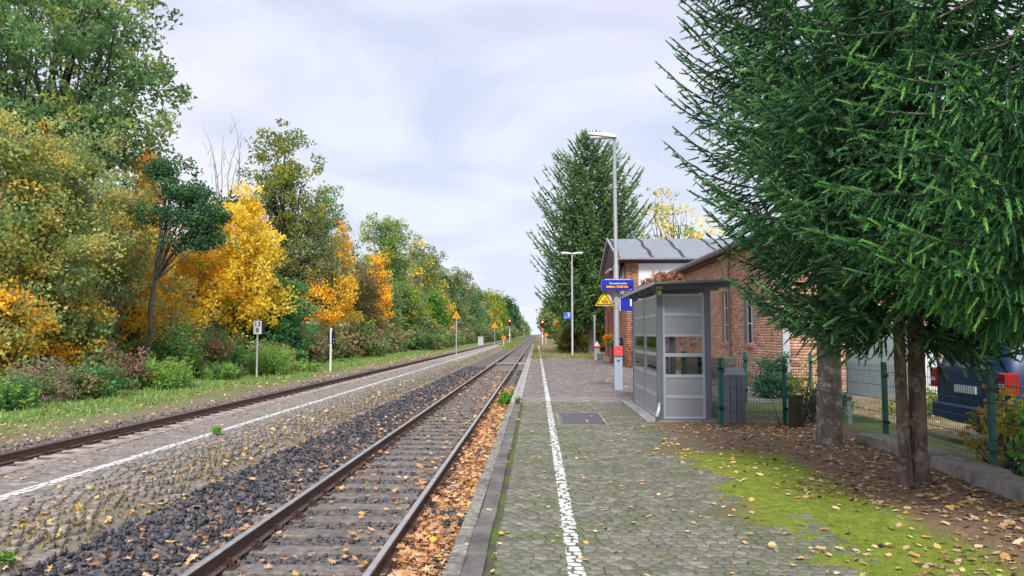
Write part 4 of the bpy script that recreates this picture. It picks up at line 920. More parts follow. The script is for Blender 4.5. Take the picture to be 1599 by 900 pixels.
# warning triangle
wt = empty('warning_triangle', (LX, LY, 0), 'yellow triangular warning sign with red train pictogram on the lamp mast', 'warning sign')
def tri(cx, cz, s_, y, d, mat, name, parent, rnd=0.0):
    h_ = s_ * .866; p = [(cx - s_ / 2, cz - h_ / 3), (cx + s_ / 2, cz - h_ / 3), (cx, cz + h_ * 2 / 3)]
    return MB().prism(p, lambda u, v, t_: (u, t_, v), y, y - d, 0).build(name, mat, parent)
tri(-.36, 2.58, .54, -.115, .01, YEL, 'sign_plate', wt); tri(-.36, 2.58, .47, -.1265, .003, BLACK, 'border', wt); tri(-.36, 2.58, .38, -.131, .003, YEL, 'field', wt)
tp = MB(); tp.box(-.435, -.335, -.139, -.135, 2.515, 2.60); tp.tube([(-.41, -.137, 2.505), (-.41, -.134, 2.505)], .018, 8); tp.tube([(-.36, -.137, 2.505), (-.36, -.134, 2.505)], .018, 8)
tp.build('train_pictogram', simple('picto_red', (0.62, 0.05, 0.015), .4), wt)
tp = MB(); 
for (a, b_, c, d) in ((-.33, 2.60, -.27, 2.57), (-.33, 2.57, -.25, 2.52), (-.33, 2.50, -.24, 2.505), (-.37, 2.62, -.29, 2.66)):
    tp.tube([(a, -.138, b_), (c, -.138, d)], .007, 4)
tp.tube([(-.31, -.138, 2.57), (-.30, -.138, 2.52)], .012, 5); tp.build('figure_pictogram', BLACK, wt)
tp = MB()
for xx in (-.412, -.385, -.358): tp.box(xx - .009, xx + .009, -.1425, -.1395, 2.562, 2.585)
tp.build('pictogram_windows', YEL, wt)
MB().box(-.2, -.04, -.105, -.095, 2.53, 2.56).build('bracket', GALV, wt)
# platform number sign
pn = empty('platform_number_sign', (LX, LY, 0), 'blue platform sign with white number 1 fixed right of the lamp mast', 'sign')
MB().box(.115, .62, -.05, -.02, 2.29, 2.76).build('sign_plate', BLUE, pn)
MB().box(.092, .113, -.055, -.015, 2.28, 2.77).build('edge_frame', WHITE, pn)
text('1', .36, FACE(.415, -.054, 2.53), WHITE, pn, bold=.008)
for z in (2.33, 2.70): MB().box(.05, .11, -.03, .0, z, z + .025).build('bracket', ALU, pn)
pt = MB().box(-.06, .07, -.10, -.088, 2.40, 2.66).build('pole_plate', GALV, pn)

# second lamp, double headed
l2 = empty('lamp_mast', (2.78, 58, 0), 'slimmer distant lamp mast with two heads carrying the number 2 sign', 'lamp post')
MB().tube([(0, 0, -.06), (0, 0, 4), (0, 0, 7.95)], [.09, .08, .055], 10).build('pole', PALEPOST, l2)
lamp_head(l2, 0, 0, 7.9, -1, .9, .17); lamp_head(l2, 0, 0, 7.9, 1, .9, .17)
s2 = empty('platform_number_sign', (2.78, 58, 0), 'small blue sign with arrow and number 2 on the distant lamp mast', 'sign')
MB().box(-.68, -.05, -.14, -.11, 2.78, 3.32).build('sign_plate', BLUE2, s2)
text('2', .42, FACE(-.28, -.144, 3.10), WHITE, s2, bold=.01)
ar = MB(); ar.box(-.55, -.42, -.148, -.142, 2.885, 2.915); ar.prism([(-.62, 2.90), (-.53, 2.95), (-.53, 2.85)], lambda u, v, t_: (u, t_, v), -.148, -.142); ar.build('arrow', WHITE, s2)
# plain post, litter bin and seat by the building corner
po = MB().tube([(3.62, 46.5, -.05), (3.62, 46.5, 2.8)], .055, 8).build('sign_post', PALEPOST); meta(po, 'plain pale grey post standing next to the bench seat', 'post')
lb = empty('litter_bin', (3.74, 46.2, 0), 'small grey bin with red rim beside the pale post', 'bin')
MB().tube([(0, 0, -.03), (0, 0, .72)], .19, 10).build('bin_body', PALEPOST, lb); MB().tube([(0, 0, .722), (0, 0, .86)], .21, 10).build('bin_rim', REDP, lb)
MB().tube([(0, 0, .862), (0, 0, .95), (0, 0, 1.15)], [.19, .14, .03], 10).build('bin_lid', WHITE, lb)
bn = empty('bench_seat', (4.0, 45.6, 0), 'curved light grey bench seat on a pedestal by the station corner', 'seat')
m_ = MB()
for j in range(9): m_.box(-.28, .22, -.42 + j * .095, -.36 + j * .095, .42, .46)
m_.build('seat', PALEPOST, bn)
m_ = MB()
for j in range(9): m_.box(0, .05, -.42 + j * .095, -.36 + j * .095, 0, .48, M=Matrix.Translation((.24, 0, .44)) @ Matrix.Rotation(R(12), 4, 'Y'))
m_.build('backrest', PALEPOST, bn)
for yy in (-.3, .3): MB().box(-.04, .04, yy - .04, yy + .04, -.05, .42).build('pedestal', GALV, bn)
stp_ = MB(); stp_.box(4.0, 4.24, 42.6, 44.9, -.07, .12, bev=.01); stp_.box(4.1, 4.24, 42.6, 44.9, .125, .28, bev=.01); o = stp_.build('entrance_steps', CONC, stp)

# distant shelter on the path
ds = empty('small_shelter', (0, 0, 0), 'small distant grey shelter under dark trees beside the path', 'shelter')
for (x, y) in ((2.45, 84), (3.35, 84), (2.45, 86), (3.35, 86)): MB().box(x - .07, x + .07, y - .07, y + .07, -.07, 2.55).build('post', GALV, ds)
MB().box(2.5, 2.86, 83.98, 84.02, .15, 2.4).build('panel', SPANEL, ds); MB().box(3.3, 3.33, 84.1, 85.9, .15, 2.4).build('panel', SPANEL, ds)
MB().box(1.85, 3.8, 83.3, 86.6, 2.56, 2.68).build('roof', SPOST, ds)

# ================================================================== RAILWAY SIGNS AND SIGNALS
hp = empty('kilometre_sign', (-13.3, 34.9, -.45), 'white kilometre board reading 13 over 8 on a pale post in the shrubs', 'sign')
MB().tube([(0, 0, 0), (0, 0, 2.75)], .045, 8).build('post', PALEPOST, hp)
MB().box(-.17, .21, -.08, -.05, 2.05, 2.68).build('sign_plate', WHITE, hp)
MB().box(.215, .30, -.03, .10, 2.03, 2.70).build('side_plate', NAVY, hp)
text('13', .32, FACE(.02, -.085, 2.51), BLACK, hp, bold=.004); text('8', .32, FACE(.02, -.085, 2.22), BLACK, hp, bold=.004)
bp = empty('signal_board', (-11.7, 41.8, -.5), 'dark double board with pale strip on a white post beside the far track', 'signal board')
MB().tube([(0, 0, 0), (0, 0, 2.45)], .065, 8).build('post', WHITE, bp)
MB().box(-.17, .14, -.02, .03, 1.55, 2.27).build('board', NAVY, bp); MB().box(.08, .20, -.02, .25, 1.53, 2.27).build('board', BLACK, bp)
MB().tube([(0, -.075, 1.6), (0, -.075, 2.27)], .04, 8).build('strip', WHITE, bp)
MB().box(.15, .18, -.035, -.021, 1.6, 1.66).build('mark', WHITE, bp); MB().box(.15, .18, -.035, -.021, 1.78, 1.84).build('mark', WHITE, bp)
def tri_sign(loc, label, H, s_=.56, mat=ORG, pm=PALEPOST):
    t = empty('warning_triangle', loc, label, 'warning sign')
    MB().tube([(0, 0, 0), (0, 0, H)], .035, 8).build('post', pm, t)
    tri(0, H - .12, s_, -.04, .012, WHITE if False else YEL, 'sign_plate', t); tri(0, H - .12, s_ * .90, -.0535, .003, mat, 'field', t)
    q = MB().prism([(-.07, -.0), (.09, .02), (.03, .09), (-.05, .07)], lambda u, v, t_: (u, t_, H - .12 + v - .02), -.061, -.058); q.build('pictogram', simple('picto_dark', (.25, .05, .01), .5) if 'picto_dark' not in MATS else MATS['picto_dark'], t)
    return t
tri_sign((-5.22, 48, -.07), 'orange triangular warning sign on a grey post on the island platform', 2.98)
def disc_sign(loc, label, H, s_=.5):
    t = empty('orange_board', loc, label, 'railway board')
    MB().tube([(0, 0, 0), (0, 0, H)], .05, 6).build('post', WHITE, t)
    MB().tube([(0, -.06, H), (0, -.045, H)], s_ / 2, 12).build('disc', ORG, t)
    MB().box(-.06, .06, -.075, -.061, H - .1, H + .1).build('symbol', BLACK, t); return t
tri_sign((-5.9, 104, -.3), 'distant orange warning triangle on a tall post between the tracks', 3.2, .95)
disc_sign((-5.0, 112, -.4), 'small low orange round board at the end of the island platform', 1.5, .62)
disc_sign((1.6, 128, -.07), 'small low orange board beside the far platform path', 1.55, .6)
cb_ = empty('equipment_box', (-10.6, 140, -.5), 'small pale cabinet standing left of the far track', 'cabinet'); MB().box(-.5, .5, -.3, .3, 0, 1.6, bev=.05).build('cabinet_body', PALEPOST, cb_); MB().box(-.55, .55, -.35, .35, 1.602, 1.7).build('lid', GALV, cb_)
def signal(loc, label, H, s_=1.0):
    t = empty('railway_signal', loc, label, 'railway signal')
    MB().tube([(0, 0, 0), (0, 0, H)], .08 * s_, 8).build('mast', WHITE, t)
    MB().box(-.32 * s_, .32 * s_, -.2, .1, H - .2, H + 1.15 * s_, bev=.04).build('signal_head', BLACK, t)
    MB().tube([(0, -.26, H + .85 * s_), (0, -.205, H + .85 * s_)], .15 * s_, 10).build('red_lamp', REDON, t)
    hood = MB(); hood.box(-.22 * s_, .22 * s_, -.42, -.27, H + 1.02 * s_, H + 1.06 * s_); hood.build('lamp_hood', BLACK, t)
    MB().box(-.14, .14, -.12, -.09, H * .42, H * .42 + .35).build('mast_plate', WHITE, t)
    MB().box(-.2, .2, -.11, -.085, H - .75, H - .25).build('mast_board', REDP, t)
    return t
signal((-5.75, 158, -.5), 'railway signal at red standing between the tracks far away', 4.1)
signal((.92, 118, -.07), 'railway signal at red beside the far platform path', 2.9, .85)
signal((-8.9, 520, -.5), 'tiny remote railway signal near the vanishing point', 3.6, 1.4)
# crossing boards
cr = empty('cable_crossing', (-2.155, 52, -.42), 'concrete cover boards laid across the near track in the distance', 'crossing')
MB().box(-.66, .66, -.28, .28, -.1, .0, bev=.01).build('plank', CONC, cr); MB().box(-.66, .66, -1.1, -.29, -.12, -.03, bev=.01).build('plank', COVER, cr); MB().box(.83, 1.54, -.25, .25, -.1, .03, bev=.01).build('plank', CONC, cr)

# ================================================================== FENCE
def fence_path(name, label, pts, h=1.15, z0=0.0, wire_sp=.05, topposts=True, gate=False):
    """welded-mesh fence along pts"""
    t = empty(name, (0, 0, 0), label, 'fence')
    for i, p in enumerate(pts):
        MB().box(p[0] - .03, p[0] + .03, p[1] - .03, p[1] + .03, p[2] - .15, p[2] + h + .05, bev=.004).build('fence_post', FGREEN, t)
        for q in (.25, .85): MB().box(p[0] - .042, p[0] + .042, p[1] - .05, p[1] - .031, p[2] + h * q, p[2] + h * q + .05).build('post_clip', BLACK, t)
    for a, b_ in zip(pts[:-1], pts[1:]):
        A, B = Vector(a), Vector(b_); d = B - A; Ln = Vector((d.x, d.y, 0)).length; u = d / Ln; nrm = Vector((u.y, -u.x, 0)).normalized()
        mb = MB(); n = max(1, int(Ln / wire_sp))
        def stick(p, q, r): 
            w_ = (q - p).normalized(); s1 = nrm * r; s2 = w_.cross(nrm).normalized() * r
            vs = [p + s1, p + s2, p - s1, p - s2, q + s1, q + s2, q - s1, q - s2]; mb.add(vs, [(0, 1, 5, 4), (1, 2, 6, 5), (2, 3, 7, 6), (3, 0, 4, 7)])
        for k in range(1, n):
            p = A + u * (Ln * k / n) + nrm * .036; stick(p + Vector((0, 0, .04)), p + Vector((0, 0, h + .02)), .0026)
        for z in [.05 + .2 * k for k in range(int(h / .2) + 1)]:
            for off in (.031, .041): stick(A + u * .035 + nrm * off + Vector((0, 0, z)), B - u * .035 + nrm * off + Vector((0, 0, z)), .0036)
        mb.build('mesh_panel', WIRE, t)
    return t
fence_path('mesh_fence', 'green welded mesh fence behind the spruce trunks and concrete kerb', [(3.22, 13.15, 0), (4.35, 13.25, -.02), (5.25, 13.3, -.04), (5.12, 11.15, 0), (5.0, 8.38, .0), (5.0, 5.5, 0), (4.9, 2.8, 0)], 1.14)
fence_path('mesh_fence', 'short return of green mesh fence against the shelter', [(3.22, 13.22, 0), (3.30, 15.2, 0), (3.42, 17.6, 0)], 1.14)
fence_path('mesh_fence', 'rear run of green mesh fence in front of the brick wing', [(3.5, 17.8, -.03), (4.94, 17.8, -.05), (6.45, 17.75, -.08)], 1.18)
gp = empty('gate_post', (4.62, 18.0, -.07), 'brown timber post beside the tall green fence post', 'post'); MB().box(-.13, .13, -.09, .09, 0, 1.12, bev=.01).build('timber_post', simple('weathered_board', (.2, .17, .13), .9, var=.3, sc=9, bs=.3), gp)
# low concrete kerb under the fence
kb = empty('concrete_kerb', (0, 0, 0), 'low mossy concrete kerb of long blocks below the green fence', 'kerb')
kp = [(4.72, 11.0), (4.80, 10.0), (4.72, 9.0), (4.66, 8.0), (4.60, 7.0), (4.54, 6.0), (4.48, 5.0), (4.42, 4.0), (4.36, 3.0)]
for i, (a, b_) in enumerate(zip(kp[:-1], kp[1:])):
    cx_, cy_ = (a[0] + b_[0]) / 2, (a[1] + b_[1]) / 2; an = math.atan2(b_[1] - a[1], b_[0] - a[0])
    for (off, zt_, w2) in ((0, .175, .10), (.2, .165, .095)):
        mb = MB().box(-.495, .495, -w2, w2, -.15, zt_, bev=.012); o = mb.build('kerb_block', CONCB, kb, (cx_ + off, cy_, random.gauss(0, .006))); o.rotation_euler = (random.gauss(0, .02), random.gauss(0, .01), an + random.gauss(0, .012))

# bin behind the fence
bi = empty('waste_bin', (3.56, 13.62, -.02), 'tall dark grey ribbed waste bin with open metal flap behind the fence', 'bin')
m_ = MB(); pr = [(math.cos(R(a)) * .215, math.sin(R(a)) * .19) for a in range(0, 360, 30)]
m_.prism(pr, lambda u, v, d: (u, v, d), 0, .88); m_.build('bin_body', BINM, bi)
for a in range(0, 360, 30):
    m_ = MB(); m_.box(-.006, .006, -.045, .045, .03, .86, M=Matrix.Rotation(R(a + 15), 4, 'Z') @ Matrix.Translation((.199, 0, 0))); m_.build('bin_panel', BINM, bi)
m_ = MB(); m_.prism([(-.21, .885), (.20, .885), (.16, .99), (-.16, .96)], lambda u, v, d: (u, d, v), -.14, -.13)
m_.prism([(-.21, .885), (.20, .885), (.22, 1.03), (-.1, .99)], lambda u, v, d: (u, d, v), .13, .14); m_.build('rim', SFRAME, bi)
m_ = MB(); m_.box(-.14, .14, -.12, .12, .884, .888); m_.build('bin_opening', BLACK, bi)
m_ = MB(); m_.prism([(-.22, .99), (-.205, 1.0), (-.10, .895), (-.12, .89)], lambda u, v, d: (u, d, v), -.12, .12); m_.build('flap', SPOST, bi)
MB().box(3.2, 4.0, 13.4, 13.95, -.06, -.015, bev=.005).build('bin_slab', CONC, None); meta(bpy.data.objects['bin_slab'], 'concrete slab under the grey waste bin', kind='structure')
# stump
su = empty('timber_stump', (4.42, 12.9, 0), 'short dark timber stump with bare twigs in front of the fence', 'stump')
MB().tube([(0, 0, -.05), (0, 0, .3), (0.005, 0, .56)], [.125, .12, .12], 10).build('stump_body', WOODD, su)
# notice board (seen from the back)
nb = empty('notice_board', (0, 0, 0), 'large grey notice board seen from behind on two posts beyond the fence', 'notice board')
Mn = Matrix.Translation((5.62, 13.65, 0)) @ Matrix.Rotation(R(-22), 4, 'Z')
m_ = MB(); m_.box(0, 1.15, -.03, .03, .52, 1.75, M=Mn); m_.build('board', simple('board_back_grey', (.30, .34, .36), .5, metal=.1, var=.08), nb)
for x in (.02, 1.12): m_ = MB(); m_.box(x - .04, x + .04, .032, .11, -.1, 1.8, M=Mn); m_.build('post', GALV, nb)
for z in (.48, 1.73): m_ = MB(); m_.box(-.03, 1.18, -.045, -.031, z, z + .06, M=Mn); m_.build('board_trim', GALV, nb)
ut = empty('drain_stub', (3.3, 11.75, .0), 'small dark drain cap set in the litter near the shelter', 'drain'); MB().tube([(0, 0, -.04), (0, 0, .035)], .12, 10).build('cap', COVER, ut); MB().tube([(0, 0, -.04), (0, 0, .008)], .24, 12).build('ring', CONC, ut)

# ================================================================== CAR
car = empty('parked_car', (6.28, 11.1, .0), 'dark blue people carrier parked behind the fence, red tail light showing', 'car')
def car_body():
    # sections along x (length); rear at x=0. each: x, half width, z_low, z_belt, z_roof, half width roof
    S = [(0.00, .78, .42, 1.02, 1.05, .70), (.06, .86, .30, 1.04, 1.35, .66), (.22, .90, .24, 1.05, 1.66, .66), (.7, .915, .22, 1.05, 1.73, .68), (2.0, .92, .22, 1.03, 1.74, .69), (3.0, .92, .22, 1.0, 1.66, .66), (3.7, .91, .22, .97, 1.12, .72), (4.4, .88, .24, .88, .92, .70), (4.7, .75, .35, .66, .68, .55)]
    prof = []
    for x, w_, zl, zb, zt_, wr in S:
        r_ = [(x, -w_ * .9, zl), (x, -w_, zl + .12), (x, -w_ * 1.01, (zl + zb) / 2 + .05), (x, -w_ * .97, zb), (x, -wr, zt_ - .06), (x, -wr * .85, zt_), (x, wr * .85, zt_), (x, wr, zt_ - .06), (x, w_ * .97, zb), (x, w_ * 1.01, (zl + zb) / 2 + .05), (x, w_, zl + .12), (x, w_ * .9, zl)]
        prof.append(r_)
    mb = MB(); n = 12; vs = [p for r_ in prof for p in r_]
    fs = [(i * n + j, i * n + (j + 1) % n, (i + 1) * n + (j + 1) % n, (i + 1) * n + j) for i in range(len(S) - 1) for j in range(n)]
    mb.add(vs, fs, 0, True); mb.add(prof[0], [tuple(range(n))]); mb.add(prof[-1], [tuple(range(n - 1, -1, -1))])
    return mb.build('body', CARB, car)
car_body()
def cplate(pts, mat, name, t_=.012, off=(0, 0, 0)):
    n_ = (Vector(pts[1]) - Vector(pts[0])).cross(Vector(pts[2]) - Vector(pts[0])).normalized() * t_
    vs = [Vector(p) for p in pts] + [Vector(p) + n_ for p in pts]; k = len(pts)
    mb = MB().add(vs, [tuple(range(k)), tuple(range(2 * k - 1, k - 1, -1))] + [(i, (i + 1) % k, k + (i + 1) % k, k + i) for i in range(k)]); return mb.build(name, mat, car)
cplate([(.02, -.58, 1.10), (.02, .58, 1.10), (.20, .52, 1.60), (.20, -.52, 1.60)], DGLASS, 'rear_window', -.02)
for (a, b_) in ((.35, .95), (1.05, 2.0), (2.1, 3.0)): 
    for s_ in (-1, 1): cplate([(a, s_ * .893, 1.10), (b_, s_ * .893, 1.09), (b_ - .02, s_ * .72, 1.58), (a + .06, s_ * .72, 1.60)], DGLASS, 'side_window', .02 * -s_ * -1)
for s_ in (-1, 1):
    MB().box(-.03, .16, s_ * .86 - .09, s_ * .86 + .075, .78, 1.08, bev=.02).build('tail_light', REDL, car)
    MB().box(-.036, -.031, s_ * .86 - .08, s_ * .86 + .06, .88, .93).build('reverse_light', WHITE, car)
MB().box(-.06, .02, -.84, .84, .33, .56, bev=.03).build('bumper', CARB, car)
MB().box(-.035, -.005, -.26, .26, .74, .85).build('number_plate', WHITE, car)
MB().box(-.02, .3, -.8, .8, 1.02 + .62, 1.685).build('spoiler', CARB, car)
for x in (.85, 3.75):
    for s_ in (-1, 1):
        w_ = MB(); w_.tube([(x, s_ * .74, .32), (x, s_ * .94, .32)], .32, 20); wo = w_.build('wheel', CARP, car); w_ = MB(); w_.tube([(x, s_ * .93, .32), (x, s_ * .955, .32)], .2, 12); w_.build('rim', GALV, wo)

# ================================================================== VEGETATION
LT = (np.array([(0, 0, 0), (-.36, .5, .07), (0, 1.0, -.05), (.36, .5, .07)]), np.array([(0, 1, 2), (0, 2, 3)]))
LT3 = (np.array([(-.34, 0, 0), (.34, .1, .05), (0, 1.0, -.05)]), np.array([(0, 1, 2)]))
def leafcloud(C, n_per, rad, size, cols, cv=.22, flat=.75, lv=.2):
    n_per = int(n_per * .85); size = size * 1.06
    """leaves around clump centres C"""
    m = len(C); n = m * n_per; d = RNG.normal(size=(n, 3)); d /= np.linalg.norm(d, axis=1)[:, None]; r = RNG.uniform(.15, 1, n) ** .5
    rr = np.repeat(rad if np.ndim(rad) else np.full(m, rad), n_per); P = np.repeat(C, n_per, 0) + d * (r * rr)[:, None] * np.array([1, 1, flat])
    cc = np.repeat(jit(cols, m, cv), n_per, 0) * RNG.uniform(1 - lv, 1 + lv, (n, 1))
    if size > .24:
        V, F = stamp(LT3[0], LT3[1], P, rots(n), RNG.uniform(.8, 1.35, n) * size); return V, F, np.repeat(cc, 3, 0)
    V, F = stamp(LT[0], LT[1], P, rots(n), RNG.uniform(.7, 1.3, n) * size); return V, F, np.repeat(cc, 4, 0)
def lobepts(lobes, n):
    w_ = np.array([l[3] * l[4] * l[5] for l in lobes]) ** .7; idx = RNG.choice(len(lobes), n, p=w_ / w_.sum()); Lb = np.array(lobes)[idx]
    d = RNG.normal(size=(n, 3)); d /= np.linalg.norm(d, axis=1)[:, None]; r = RNG.uniform(.12, 1, n) ** .45
    return Lb[:, :3] + d * r[:, None] * Lb[:, 3:6] + RNG.normal(0, .22, (n, 3)) * Lb[:, 3:6]
def limb(mb, a, b_, r0, r1, sag=.15, n=5, k=5):
    a, b_ = Vector(a), Vector(b_); pts = []; L_ = (b_ - a).length; off = Vector((random.gauss(0, .06), random.gauss(0, .06), sag)) * L_
    for i in range(n + 1):
        t_ = i / n; pts.append(a.lerp(b_, t_) + off * math.sin(math.pi * t_) + Vector((random.gauss(0, .012), random.gauss(0, .012), 0)) * L_ * (0 < i < n))
    mb.tube(pts, [r0 + (r1 - r0) * (i / n) for i in range(n + 1)], k, cap=False)
def trunkpts(h, lean, n=7, wig=.05):
    return [Vector((lean[0] * (i / n) ** 1.2 + random.gauss(0, wig) * (i > 0), lean[1] * (i / n) + random.gauss(0, wig) * (i > 0), h * i / n - (.3 if i == 0 else 0))) for i in range(n + 1)]
def decid(name, label, loc, h, lobes, cols, leaf=.17, clumps=120, per=60, crad=.7, tr=.2, lean=(0, 0), nb=26, barkm=BARK, group=None, cat='tree', cv=.22, trunks=1, smin=.12):
    t = empty(name, loc, label, cat, group)
    lob = [(a + lean[0] * c / h, b_ + lean[1] * c / h, c, d, e, f_) for a, b_, c, d, e, f_ in lobes]
    C = lobepts(lob, clumps)
    for q in range(trunks):
        mb = MB(); tp = trunkpts(h * .88, (lean[0] + random.uniform(-.8, .8) * (q > 0), lean[1]), 8, tr * .3); 
        if q: tp = [p + Vector((.35 * q, .2 * q, 0)) for p in tp]
        rr = [tr * (1.25 if i == 0 else 1) * (1 - .85 * i / 8) for i in range(9)]; mb.tube(tp, rr, 9, cap=False)
        lm = MB() if False else mb
        for j in range(nb // trunks):
            c = C[random.randrange(len(C))]; s_ = min(.95, max(smin, (c[2] / h) * random.uniform(.45, .8))); i = int(s_ * 8); a = tp[min(i, 8)]
            r0 = max(.02, rr[min(i, 8)] * .5); limb(mb, a, Vector(c), r0, .012, .10)
        mb.build('trunk', barkm, t)
    V, F, T = leafcloud(C, per, RNG.uniform(.7, 1.3, clumps) * crad, leaf, cols, cv); link('crown', npmesh('crown', V, F, T), LEAF, t)
    return t
def at(px, X):      # ground position with lateral distance X seen at photo column px
    return (X, X / math.tan(math.atan((px - 799.5) / 1155) - R(1.91)))
def zt(py, d): return 1.6 + (522 - py) * d / 1155
GRN = [(0.16, 0.27, 0.11, 4), (0.22, 0.34, 0.13, 3), (0.11, 0.20, 0.085, 2), (0.31, 0.36, 0.10, 1)]
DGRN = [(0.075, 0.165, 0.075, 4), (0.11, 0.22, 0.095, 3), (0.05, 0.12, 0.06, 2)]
OLV = [(0.44, 0.43, 0.15, 4), (0.54, 0.46, 0.14, 2), (0.33, 0.42, 0.16, 4), (0.60, 0.44, 0.09, 1), (0.20, 0.31, 0.13, 2)]
ORA = [(0.78, 0.48, 0.05, 4), (0.82, 0.56, 0.07, 3), (0.70, 0.37, 0.05, 2), (0.52, 0.42, 0.10, 1.5)]
YLW = [(0.78, 0.60, 0.07, 4), (0.82, 0.66, 0.11, 3), (0.68, 0.50, 0.06, 2), (0.48, 0.46, 0.11, 1.4)]
BGR = [(0.26, 0.29, 0.12, 4), (0.20, 0.27, 0.11, 3), (0.34, 0.29, 0.14, 2), (0.15, 0.22, 0.09, 2)]
LIM = [(0.30, 0.36, 0.05, 3), (0.20, 0.30, 0.05, 3), (0.42, 0.38, 0.06, 2)]
def T(px, X, py_top, hwpx, label, cols, bottom=None, **k):
    x, y = at(px, X); hgt = zt(py_top, y) + .45; hw = hwpx * y / 1155
    zb = (zt(bottom, y) + .45) if bottom else hgt * .3; zc = (hgt + zb) / 2; rz = (hgt - zb) / 2
    lobes = []
    for q in range(k.pop('nl', 20)):
        t_ = random.uniform(-.92, .88) if q > 2 else (-.5, .1, .6)[q]; a_ = random.uniform(0, 6.283); wz = math.sqrt(max(.05, 1 - (max(t_, -.2)) ** 2)); rr_ = hw * wz * random.uniform(.25, .85) * (q > 2)
        rl = hw * random.uniform(.24, .50); lobes.append((math.cos(a_) * rr_, math.sin(a_) * rr_, zc + rz * t_, rl, rl, rl * random.uniform(.55, .95)))
    old_ = [(0, 0, zc - rz * .15, hw * .85, hw * .9, rz * .78), (-hw * .35, 0, zc + rz * .35, hw * .55, hw * .6, rz * .55), (hw * .4, 0, zc + rz * .1, hw * .6, hw * .6, rz * .6), (0, 0, zc + rz * .55, hw * .5, hw * .5, rz * .47), (hw * .25, 0, zc - rz * .5, hw * .7, hw * .7, rz * .5), (-hw * .4, 0, zc - rz * .4, hw * .6, hw * .6, rz * .5)]
    return decid(k.pop('name', 'broadleaf_tree'), label, (x, y, -.45), hgt, lobes + old_, cols, **k)
# the big oak behind
x, y = at(74, -24); 
decid('oak_tree', 'huge green oak with dark bare limbs showing, tallest tree at the left edge', (x, y, -.4), 21.5,
      [(0, 0, 16.5, 4.6, 4, 3.2), (-2.5, 0, 19, 3.5, 3.4, 2.6), (2.0, 0, 19, 2.6, 2.6, 2.2), (3.4, 0, 14.2, 2.4, 2.4, 2.1), (4.6, 0, 11.6, 1.5, 1.8, 1.2), (2.4, 0, 10.6, 2.2, 2.0, 1.5), (-3.5, 0, 13.5, 3, 3, 2.4), (0.5, 0, 12, 3, 3, 1.7), (-6, 0, 17, 3, 3, 3)],
      GRN, leaf=.235, clumps=520, per=62, crad=.80, tr=.42, nb=60, barkm=BARKD, cv=.28)
T(-30, -18.5, 170, 110, 'olive feathery tree at the very left edge of the woodland', OLV, 520, leaf=.14, clumps=200, per=75, crad=.6, tr=.13, trunks=2, barkm=BARKP, smin=.35)
T(55, -18.2, 180, 100, 'yellowing olive tree with slender leaning stems at the left', OLV, 470, leaf=.11, clumps=360, per=80, crad=.5, tr=.11, trunks=3, lean=(1.3, 0), nb=36, barkm=BARKP, smin=.35)
T(150, -19, 285, 62, 'olive brown tree between the oak and the orange maple', OLV + [(0.42, 0.32, 0.15, 2)], 470, leaf=.12, clumps=220, per=75, crad=.5, tr=.1, trunks=2, lean=(1.0, 0), barkm=BARKP, smin=.35)
T(222, -19.8, 214, 30, 'narrow orange maple glowing in front of the oak', ORA, 480, leaf=.17, clumps=110, per=65, crad=.55, tr=.14)
x, y = at(226, -16.6)
decid('oak_tree', 'small dark green oak with a bare leaning trunk', (x, y, -.45), 9.7, [(.3, 0, 8.2, .9, 1.0, .5), (1.3, 0, 7.9, .9, 1.0, .45), (1.1, 0, 6.9, 1.1, 1.1, .5), (-.4, 0, 9.1, .5, .6, .35), (.7, 0, 9.2, .45, .5, .3), (2.0, 0, 7.1, .6, .7, .4), (-.4, 0, 7.0, .7, .8, .4), (1.7, 0, 6.0, .7, .7, .35), (.5, 0, 5.9, .6, .6, .3)], DGRN, leaf=.13, clumps=190, per=62, crad=.42, tr=.15, lean=(1.1, 0), nb=18, smin=.52)
T(205, -19.5, 375, 90, 'low orange maple foliage behind the leaning trunk', ORA + OLV[:2], 530, leaf=.16, clumps=190, per=70, crad=.55, tr=.1, trunks=2)
T(95, -17.6, 440, 80, 'low orange and green maple growth at left woodland edge', ORA + GRN + OLV, 560, leaf=.14, clumps=140, per=70, crad=.5, tr=.08, trunks=2)
T(15, -17.2, 455, 70, 'low yellow maple growth in the left corner of the woodland', ORA + OLV, 560, leaf=.14, clumps=110, per=70, crad=.5, tr=.08)
T(372, -18, 292, 74, 'bright yellow maple, the largest yellow crown in the wood', YLW, 525, leaf=.18, clumps=290, per=75, crad=.62, tr=.16, nb=36)
T(310, -19.5, 350, 50, 'orange tinted maple between dark oak and yellow maple', ORA + YLW, 525, leaf=.17, clumps=130, per=70, crad=.6, tr=.12)
T(438, -22, 188, 78, 'tall airy green and yellow tree rising above the yellow maple', [(0.22, 0.26, 0.06, 4), (0.35, 0.33, 0.06, 2), (0.14, 0.2, 0.05, 3)], 440, leaf=.23, clumps=240, per=52, crad=.75, tr=.26, nb=60, barkm=BARKD)
T(505, -21, 285, 34, 'green tree with a flared crown beside the airy tall one', GRN, 430, leaf=.22, clumps=100, per=60, crad=.8, tr=.2)
T(480, -19.6, 330, 62, 'brown green hornbeam behind the young dark bush', BGR, 520, leaf=.2, clumps=240, per=70, crad=.75, tr=.18, nb=34)
T(535, -18.2, 342, 21, 'slim orange maple standing in a vertical strip', ORA, 515, leaf=.2, clumps=95, per=65, crad=.7, tr=.14)
T(512, -17.6, 425, 56, 'low orange maple branches above the signal board', ORA, 520, leaf=.18, clumps=120, per=65, crad=.65, tr=.1)
T(592, -18.4, 390, 19, 'slender orange maple, second orange column along the wood', ORA, 510, leaf=.22, clumps=80, per=65, crad=.75, tr=.14)
